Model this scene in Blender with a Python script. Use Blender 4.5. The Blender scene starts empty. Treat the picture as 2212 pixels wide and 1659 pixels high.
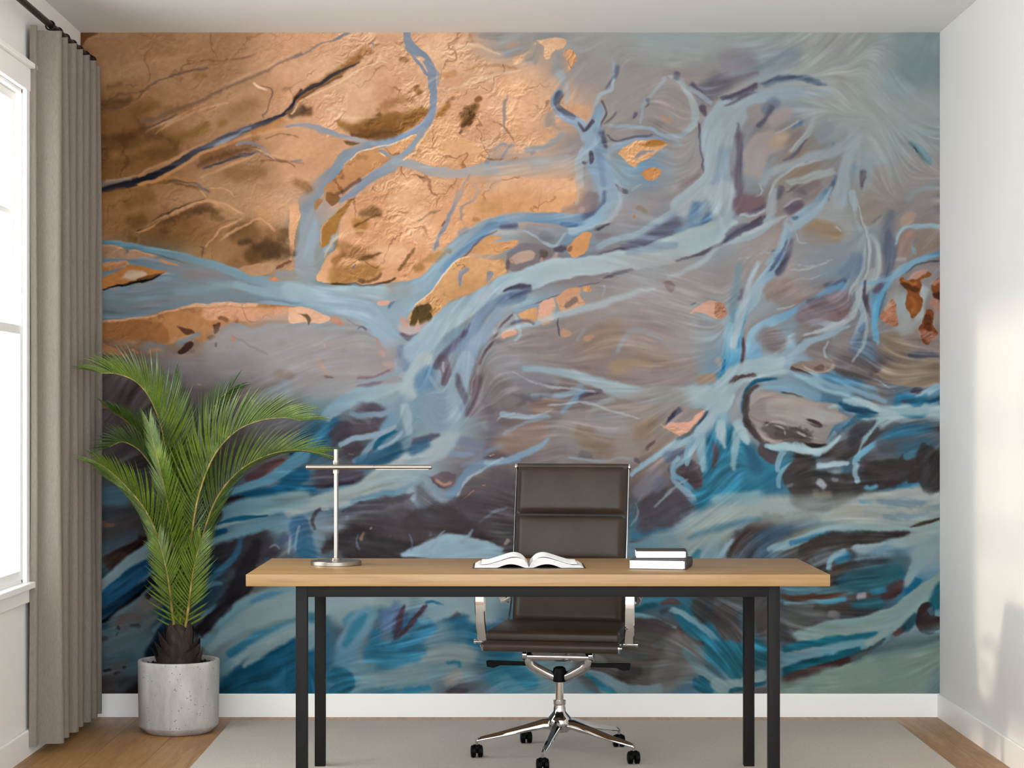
import bpy, bmesh, math, random
import numpy as np
from mathutils import Vector, Matrix
random.seed(7)
C = bpy.context.scene.collection
# ------------------------------------------------------------------ camera
F, CX, CY, H = 4159.0, 1085.0, 895.0, 1.256      # focal length in px, vanishing point, eye height
cam = bpy.data.objects.new('camera', bpy.data.cameras.new('camera')); C.objects.link(cam)
cam.location = (0, 0, H); cam.rotation_euler = (math.pi/2, 0, 0)
cam.data.sensor_width = 36; cam.data.lens = F/2212*36
cam.data.shift_x = (1106-CX)/2212; cam.data.shift_y = (CY-829.5)/2212
cam.data.clip_start = .05
bpy.context.scene.camera = cam
def at(px, py, d):
    """point of the room seen at photo pixel px,py at distance d"""
    return Vector(((px-CX)*d/F, d, H+(CY-py)*d/F))
# ------------------------------------------------------------------ light
w = bpy.data.worlds.new('sky'); bpy.context.scene.world = w; w.use_nodes = True
bg = w.node_tree.nodes['Background']; bg.inputs[0].default_value = (.90, .965, 1.03, 1); bg.inputs[1].default_value = 5.9
sd = bpy.data.lights.new('sun', 'SUN'); sd.energy = 1.35; sd.angle = math.radians(3.2); sd.color = (1, .87, .72)
sun = bpy.data.objects.new('sun', sd); C.objects.link(sun)
sun.rotation_euler = Vector((3.57, .40, -.76)).to_track_quat('-Z', 'Y').to_euler()
v = bpy.context.scene.view_settings
v.view_transform = 'Standard'; v.look = 'None'; v.gamma = 1; v.use_curve_mapping = False; v.exposure = 0.0
# ------------------------------------------------------------------ helpers
def tag(o, label=None, cat=None, group=None, kind=None):
    for k, val in (('label', label), ('category', cat), ('group', group), ('kind', kind)):
        if val: o[k] = val
    return o
def obj(name, bm, mat, parent=None, smooth=None):
    me = bpy.data.meshes.new(name)
    bmesh.ops.recalc_face_normals(bm, faces=bm.faces)
    bm.to_mesh(me); bm.free()
    me.materials.append(mat)
    o = bpy.data.objects.new(name, me); C.objects.link(o)
    if smooth is not None:
        for p in me.polygons: p.use_smooth = True
        try: me.set_sharp_from_angle(angle=math.radians(smooth))
        except Exception: pass
    if parent is not None:
        o.parent = parent
    return o
def empty(name, loc, rz=0):
    o = bpy.data.objects.new(name, None); C.objects.link(o); o.location = loc; o.rotation_euler = (0, 0, rz)
    o.empty_display_size = .1
    return o
def box(bm, x0, x1, y0, y1, z0, z1, bev=0, seg=2, mtx=None):
    r = bmesh.ops.create_cube(bm, size=1)
    vs = r['verts']
    for q in vs:
        q.co = Vector((x0+(q.co.x+.5)*(x1-x0), y0+(q.co.y+.5)*(y1-y0), z0+(q.co.z+.5)*(z1-z0)))
    if bev:
        es = list({e for q in vs for e in q.link_edges})
        rr = bmesh.ops.bevel(bm, geom=es, offset=bev, segments=seg, profile=.5, affect='EDGES')
        vs = list({q for q in rr['verts']} | {q for q in vs if q.is_valid})
    if mtx is not None:
        bmesh.ops.transform(bm, matrix=mtx, verts=[q for q in vs if q.is_valid])
    return vs
def nb(): return bmesh.new()
def frames(P):
    n = len(P); T = [(P[min(i+1, n-1)]-P[max(i-1, 0)]).normalized() for i in range(n)]
    up = Vector((0, 0, 1))
    if abs(T[0].dot(up)) > .9: up = Vector((0, 1, 0))
    N = [(up-T[0]*up.dot(T[0])).normalized()]
    for i in range(1, n):
        q = N[-1]-T[i]*N[-1].dot(T[i])
        N.append(q.normalized() if q.length > 1e-6 else N[-1])
    return T, N
def tube(bm, P, R, seg=12, cap=True, sx=1.0, sy=1.0, closed=False):
    """round or oval tube through points P; R radius or list; sx,sy scale the two section axes"""
    P = [Vector(p) for p in P]
    if not hasattr(R, '__len__'): R = [R]*len(P)
    T, N = frames(P); rings = []
    for p, r, t, n in zip(P, R, T, N):
        b = t.cross(n)
        rings.append([bm.verts.new(p+(n*math.cos(a)*sx+b*math.sin(a)*sy)*r) for a in [2*math.pi*k/seg for k in range(seg)]])
    m = len(rings)
    for i in range(m if closed else m-1):
        A, B = rings[i], rings[(i+1) % m]
        for k in range(seg):
            bm.faces.new((A[k], A[(k+1) % seg], B[(k+1) % seg], B[k]))
    if cap and not closed:
        bm.faces.new(rings[0]); bm.faces.new(rings[-1][::-1])
def strap(bm, P, wdt, thk, nrm=None):
    """flat bar with rectangular section through P; wdt along nrm vector"""
    P = [Vector(p) for p in P]; n = len(P); rings = []
    if not hasattr(wdt, '__len__'): wdt = [wdt]*n
    for i, p in enumerate(P):
        t = (P[min(i+1, n-1)]-P[max(i-1, 0)]).normalized()
        a = Vector(nrm).normalized(); b = t.cross(a).normalized()
        w2, t2 = wdt[i]/2, thk/2; c = min(t2*.8, .003)
        pts = [(-w2+c, -t2), (w2-c, -t2), (w2, -t2+c), (w2, t2-c), (w2-c, t2), (-w2+c, t2), (-w2, t2-c), (-w2, -t2+c)]
        rings.append([bm.verts.new(p+a*x+b*y) for x, y in pts])
    for i in range(n-1):
        for k in range(8):
            bm.faces.new((rings[i][k], rings[i][(k+1) % 8], rings[i+1][(k+1) % 8], rings[i+1][k]))
    bm.faces.new(rings[0]); bm.faces.new(rings[-1][::-1])
def lathe(bm, prof, c=(0, 0, 0), seg=48, caps=True):
    c = Vector(c); rings = []
    for r, z in prof:
        rings.append([bm.verts.new(c+Vector((r*math.cos(a), r*math.sin(a), z))) for a in [2*math.pi*k/seg for k in range(seg)]])
    for A, B in zip(rings, rings[1:]):
        for k in range(seg): bm.faces.new((A[k], A[(k+1) % seg], B[(k+1) % seg], B[k]))
    if caps: bm.faces.new(rings[0][::-1]); bm.faces.new(rings[-1])
def cr(P, n=8):
    """Catmull-Rom through the points"""
    P = [Vector(p) for p in P]; Q = [2*P[0]-P[1]]+P+[2*P[-1]-P[-2]]; out = []
    for i in range(1, len(Q)-2):
        a, b, c, d = Q[i-1:i+3]
        for k in range(n):
            t = k/n; out.append(.5*((2*b)+(c-a)*t+(2*a-5*b+4*c-d)*t*t+(3*b-a-3*c+d)*t**3))
    out.append(Q[-2]); return out
# ------------------------------------------------------------------ materials
def lin(h):
    c = [int(h[i:i+2], 16)/255 for i in (0, 2, 4)]
    return tuple((x/12.92 if x <= .04045 else ((x+.055)/1.055)**2.4) for x in c)+(1,)
class M:
    def __init__(s, name, col='808080', rough=.5, metal=0, spec=.5):
        s.m = bpy.data.materials.new(name); s.m.use_nodes = True; s.t = s.m.node_tree; s.b = s.t.nodes['Principled BSDF']
        s.b.inputs['Base Color'].default_value = lin(col); s.b.inputs['Roughness'].default_value = rough
        s.b.inputs['Metallic'].default_value = metal; s.b.inputs['Specular IOR Level'].default_value = spec
    def n(s, typ, **kw):
        q = s.t.nodes.new(typ)
        for k, val in kw.items():
            if k.startswith('i_'):
                key = k[2:].replace('_', ' ')
                q.inputs[int(key) if key.isdigit() else key].default_value = val
            else: setattr(q, k, val)
        return q
    def l(s, a, b): s.t.links.new(a, b)
    def coord(s, scale=(1, 1, 1), rot=(0, 0, 0)):
        tc = s.n('ShaderNodeTexCoord'); mp = s.n('ShaderNodeMapping'); mp.inputs['Scale'].default_value = scale; mp.inputs['Rotation'].default_value = rot
        s.l(tc.outputs['Object'], mp.inputs['Vector']); return mp.outputs['Vector']
    def noise(s, vec, scale, detail=4, rough=.55, dist=0):
        q = s.n('ShaderNodeTexNoise'); q.inputs['Scale'].default_value = scale; q.inputs['Detail'].default_value = detail
        q.inputs['Roughness'].default_value = rough; q.inputs['Distortion'].default_value = dist
        if vec is not None: s.l(vec, q.inputs['Vector'])
        return q.outputs['Fac']
    def ramp(s, fac, stops, interp='LINEAR'):
        q = s.n('ShaderNodeValToRGB'); q.color_ramp.interpolation = interp
        e = q.color_ramp.elements
        while len(e) < len(stops): e.new(.5)
        for el, (p, c) in zip(e, stops):
            el.position = p; el.color = lin(c) if isinstance(c, str) else (c, c, c, 1)
        s.l(fac, q.inputs['Fac']); return q.outputs['Color']
    def mix(s, fac, a, b, mode='MIX'):
        q = s.n('ShaderNodeMix', data_type='RGBA', blend_type=mode)
        if hasattr(fac, 'is_output'): s.l(fac, q.inputs[0])
        else: q.inputs[0].default_value = fac
        for v_, i in ((a, 6), (b, 7)):
            if hasattr(v_, 'is_output'): s.l(v_, q.inputs[i])
            else: q.inputs[i].default_value = lin(v_)
        return q.outputs[2]
    def math(s, op, a, b=None):
        q = s.n('ShaderNodeMath', operation=op)
        for v_, i in ((a, 0), (b, 1)):
            if v_ is None: continue
            if hasattr(v_, 'is_output'): s.l(v_, q.inputs[i])
            else: q.inputs[i].default_value = v_
        return q.outputs[0]
    def base(s, c): s.l(c, s.b.inputs['Base Color'])
    def bump(s, h, strength=.2, dist=.002):
        q = s.n('ShaderNodeBump'); q.inputs['Strength'].default_value = strength; q.inputs['Distance'].default_value = dist
        s.l(h, q.inputs['Height']); s.l(q.outputs[0], s.b.inputs['Normal'])
# plaster
m = M('wall_paint', 'E6E3DE', .75); vc = m.coord(); m.bump(m.noise(vc, 180, 3), .08, .001)
m.base(m.ramp(m.noise(vc, 1.3, 2), [(.3, 'E4E1DB'), (.7, 'E8E5E0')])); WALL = m.m
m = M('ceiling_paint', 'DDDBD6', .8); m.bump(m.noise(m.coord(), 150, 3), .06, .001); CEIL = m.m
m = M('trim_paint', 'F1EFEA', .38); m.bump(m.noise(m.coord(), 60, 2), .03, .001); TRIM = m.m
m = M('glass', 'FFFFFF', .0); m.b.inputs['Transmission Weight'].default_value = 1; m.b.inputs['IOR'].default_value = 1.45
tr = m.n('ShaderNodeBsdfTransparent'); gl = m.n('ShaderNodeBsdfGlossy'); gl.inputs['Roughness'].default_value = .02
ms = m.n('ShaderNodeMixShader'); ms.inputs[0].default_value = .05
m.l(tr.outputs[0], ms.inputs[1]); m.l(gl.outputs[0], ms.inputs[2])
m.l(ms.outputs[0], m.t.nodes['Material Output'].inputs['Surface']); GLASS = m.m
# oak floor, planks along the room
m = M('oak_floor', 'B08A5C', .42)
tc = m.n('ShaderNodeTexCoord'); mp = m.n('ShaderNodeMapping'); mp.inputs['Rotation'].default_value = (0, 0, math.pi/2); m.l(tc.outputs['Object'], mp.inputs['Vector'])
br = m.n('ShaderNodeTexBrick'); m.l(mp.outputs[0], br.inputs['Vector'])
br.offset = .37; br.inputs['Scale'].default_value = 1; br.inputs['Brick Width'].default_value = 1.9; br.inputs['Row Height'].default_value = .215
br.inputs['Mortar Size'].default_value = .0016; br.inputs['Mortar Smooth'].default_value = .3; br.inputs['Bias'].default_value = 0
br.inputs['Color1'].default_value = (0, 0, 0, 1); br.inputs['Color2'].default_value = (1, 1, 1, 1); br.inputs['Mortar'].default_value = (.5, .5, .5, 1)
gv = m.n('ShaderNodeMapping'); gv.inputs['Scale'].default_value = (9, .9, 9); m.l(tc.outputs['Object'], gv.inputs['Vector'])
off = m.n('ShaderNodeVectorMath', operation='ADD'); m.l(gv.outputs[0], off.inputs[0]); sc_ = m.n('ShaderNodeVectorMath', operation='SCALE'); sc_.inputs['Scale'].default_value = 13
m.l(br.outputs['Color'], sc_.inputs[0]); m.l(sc_.outputs[0], off.inputs[1])
g1 = m.noise(off.outputs[0], 1.6, 6, .62, 1.6)
g2 = m.noise(off.outputs[0], 9, 4, .6, .6)
wood = m.ramp(g1, [(.25, '6C4823'), (.45, '96693A'), (.62, 'AB814F'), (.8, '946636')])
wood = m.mix(.35, wood, m.ramp(g2, [(.3, '7A5229'), (.7, 'B38B58')]))
tone = m.ramp(br.outputs['Color'], [(0, .86), (.5, .97), (1, 1.0)])
wood = m.mix(1, wood, tone, 'MULTIPLY')
m.base(m.mix(br.outputs['Fac'], wood, '5E4228')); m.bump(m.math('ADD', g2, m.math('MULTIPLY', br.outputs['Fac'], -3)), .12, .001); FLOOR = m.m
# rug
m = M('rug_weave', '9A948B', .95, spec=.1); vc = m.coord()
n1 = m.noise(vc, 420, 2, .7); dg = m.coord((90, 420, 90), (0, 0, .75)); n2 = m.noise(dg, 1, 2, .6)
wv = m.coord((240, 620, 1)); n3 = m.noise(wv, 1, 1, .5)
c_ = m.ramp(n1, [(.30, '928A7F'), (.5, 'BAB1A5'), (.72, 'D8D0C5')])
c_ = m.mix(.4, c_, m.ramp(n3, [(.3, '9E968B'), (.7, 'CFC7BB')]))
c_ = m.mix(m.ramp(n2, [(.70, 0.0), (.76, .75)]), c_, 'E0DAD0')
m.base(c_); m.bump(n1, .5, .003); RUG = m.m
# desk top wood (light oak, grain along x)
m = M('light_oak', 'C9A472', .42); vc = m.coord((.9, 14, 14))
g1 = m.noise(vc, 1.5, 6, .6, .9); g2 = m.noise(m.coord((2.5, 110, 110)), 1, 3, .6, .2)
c_ = m.ramp(g1, [(.28, '78572F'), (.45, '8E6C40'), (.6, '98764B'), (.8, '8E6D42')])
c_ = m.mix(.28, c_, m.ramp(g2, [(.35, '7C5C38'), (.65, 'A18256')])); m.base(c_); m.bump(g2, .05, .0006); OAK = m.m
m = M('black_powder_coat', '141210', .6, spec=.16); m.bump(m.noise(m.coord(), 900, 2), .25, .0004)
m.base(m.ramp(m.noise(m.coord(), 700, 2), [(.3, '0C0B0A'), (.7, '191715')])); FRAME = m.m
m = M('brushed_nickel', '9C948A', .3, 1); m.bump(m.noise(m.coord((60, 60, 900)), 1, 2), .03, .0004); NICKEL = m.m
m = M('chrome', 'C2BFBD', .05, 1); m.bump(m.noise(m.coord(), 40, 2), .01, .0003); CHROME = m.m
m = M('brown_leather', '352B23', .42, spec=.26); q = m.noise(m.coord(), 260, 4, .6); m.bump(q, .10, .0006)
m.base(m.ramp(m.noise(m.coord(), 9, 3), [(.3, '30261E'), (.7, '3A2F26')])); LEATHER = m.m
m = M('dark_seam', '1E1B18', .6); m.bump(m.noise(m.coord(), 300, 2), .1, .0005); SEAM = m.m
m = M('black_plastic', '040404', .5, spec=.08); m.bump(m.noise(m.coord(), 400, 2), .05, .0004); PLAST = m.m
m = M('page_paper', 'F2F0EC', .8, spec=.2); m.base(m.ramp(m.noise(m.coord((4, 4, 900)), 1, 2, .5), [(.3, 'E6E3DE'), (.6, 'F6F4F1')])); PAPER = m.m
m = M('page_edges', 'CFCDCA', .85, spec=.1); m.base(m.ramp(m.noise(m.coord((4, 4, 900)), 1, 2, .5), [(.3, 'BDBAB6'), (.6, 'D6D4D1')])); EDGES = m.m
m = M('printed_page', 'F4F2EE', .8, spec=.2); vc = m.coord((110, 260, 1)); tx = m.noise(vc, 1, 2, .6)
m.base(m.ramp(tx, [(.30, 'D5D2CE'), (.42, 'F3F1EE')])); PAGE = m.m
m = M('black_cover', '2E2A28', .5, spec=.3); m.bump(m.noise(m.coord(), 500, 2), .1, .0004); COVER = m.m
# concrete
m = M('concrete', 'A8A39C', .82); vc = m.coord()
st = m.noise(m.coord((7, 7, 2.2)), 2, 5, .6, .3); c_ = m.ramp(st, [(.3, '97938D'), (.5, 'ABA7A1'), (.7, 'BFBBB5')])
vo = m.n('ShaderNodeTexVoronoi'); vo.inputs['Scale'].default_value = 75; m.l(vc, vo.inputs['Vector'])
gate = m.ramp(m.noise(vc, 16, 3), [(.47, 0.0), (.56, 1.0)])
pit = m.math('MULTIPLY', m.ramp(vo.outputs['Distance'], [(.10, 1.0), (.17, 0.0)]), gate)
m.base(m.mix(pit, c_, '3E3B37')); m.bump(m.math('ADD', m.math('MULTIPLY', pit, -4), st), .4, .002); CONC = m.m
m = M('potting_soil', '1E1814', .95); q = m.noise(m.coord(), 120, 5, .7); m.base(m.ramp(q, [(.35, '100C0A'), (.7, '3A2E25')])); m.bump(q, 1, .01); SOIL = m.m
m = M('palm_bark', '3A2A20', .8); q = m.noise(m.coord((40, 40, 12)), 1, 5, .65)
m.base(m.ramp(q, [(.3, '120D0B'), (.5, '261A14'), (.72, '4E3628')])); m.bump(q, .6, .004); BARK = m.m
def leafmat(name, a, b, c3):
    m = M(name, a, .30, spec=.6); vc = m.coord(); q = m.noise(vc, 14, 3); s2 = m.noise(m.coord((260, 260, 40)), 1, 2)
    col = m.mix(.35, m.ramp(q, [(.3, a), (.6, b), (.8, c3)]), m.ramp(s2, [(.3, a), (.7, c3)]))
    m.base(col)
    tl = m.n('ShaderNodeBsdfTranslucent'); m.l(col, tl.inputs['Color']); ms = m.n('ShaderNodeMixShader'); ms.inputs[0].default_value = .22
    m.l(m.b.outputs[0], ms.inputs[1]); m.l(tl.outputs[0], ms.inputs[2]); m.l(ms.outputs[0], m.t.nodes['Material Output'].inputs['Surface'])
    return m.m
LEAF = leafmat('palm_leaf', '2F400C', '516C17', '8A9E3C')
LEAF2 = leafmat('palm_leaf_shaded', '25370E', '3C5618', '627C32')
m = M('frond_stem', '8A7A32', .5); q = m.noise(m.coord((30, 30, 10)), 2, 4); m.base(m.ramp(q, [(.3, '5E5A20'), (.55, '8E7C34'), (.75, 'B5A66A')])); STEM = m.m
# curtain
m = M('curtain_cloth', '8E8479', .85, spec=.15); vc = m.coord((500, 500, 60)); q = m.noise(vc, 1, 2, .6)
col = m.ramp(q, [(.3, '857B70'), (.7, '968B7F')]); m.base(col); m.bump(q, .1, .0005)
tl = m.n('ShaderNodeBsdfTranslucent'); m.l(col, tl.inputs['Color']); ms = m.n('ShaderNodeMixShader'); ms.inputs[0].default_value = .24
m.l(m.b.outputs[0], ms.inputs[1]); m.l(tl.outputs[0], ms.inputs[2]); m.l(ms.outputs[0], m.t.nodes['Material Output'].inputs['Surface']); CLOTH = m.m
m = M('black_rod', '1E1B19', .4, .6); m.bump(m.noise(m.coord(), 300, 2), .03, .0003); ROD = m.m
PAL = """aD9A177 bE3B087 cB0825A d8F6236 e70491F fC8894F g9B9490 h8B8584 i7A7173 jA3A29D k9DA6A3 l8B9C9D m7B8F95 n8DA3AE o7395AB p5F87A0 q575054 r4A4446 s332D2D t27718F u17587A v103A52 w8C7D76 x93806C y6A92A2 z788E8D A8A9B90 B655C5A C45718A Z3A1F12"""
BASE = """cccccaabbbbggjjkkkkkjkl
cccccabbabbbbgggghnkjkm
ddcccaababaabbgggggnjkk
dddcccaadaaabhghgniwmkl
eddcccaaaaagggnoghnxhng
ddcccagabbabbhnhgoihnxh
cdedcdlcaaanhohpongghnw
cyycdcldcnaciihnghggohh
yhhmhnnnnncnngggggnwipw
dcdcggggnnpgwwwwgnwohhw
BBhhggggwnihhwwxgpnniqw
BBBBBhlnnoniiihgnnwpCwC
BBBBBiuqpmnBwhxxwnwwCnn
qqqqqiCqCniiihwwhntttrr
CBBBCCCyynqqqqqBqttCrqn
rrsCyynqBqqqqqCCnnnAznz
rnuvrqCrqrnnnnnyynCrsrn
tvvvqzzzCznnnntttBrCqrt
vBvrzztqCCtCCCBBqtBqCqn
hCuzytuyyymtymBBwttnyCr
BsuuuuuytyqyymthCyBzAAz"""
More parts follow.
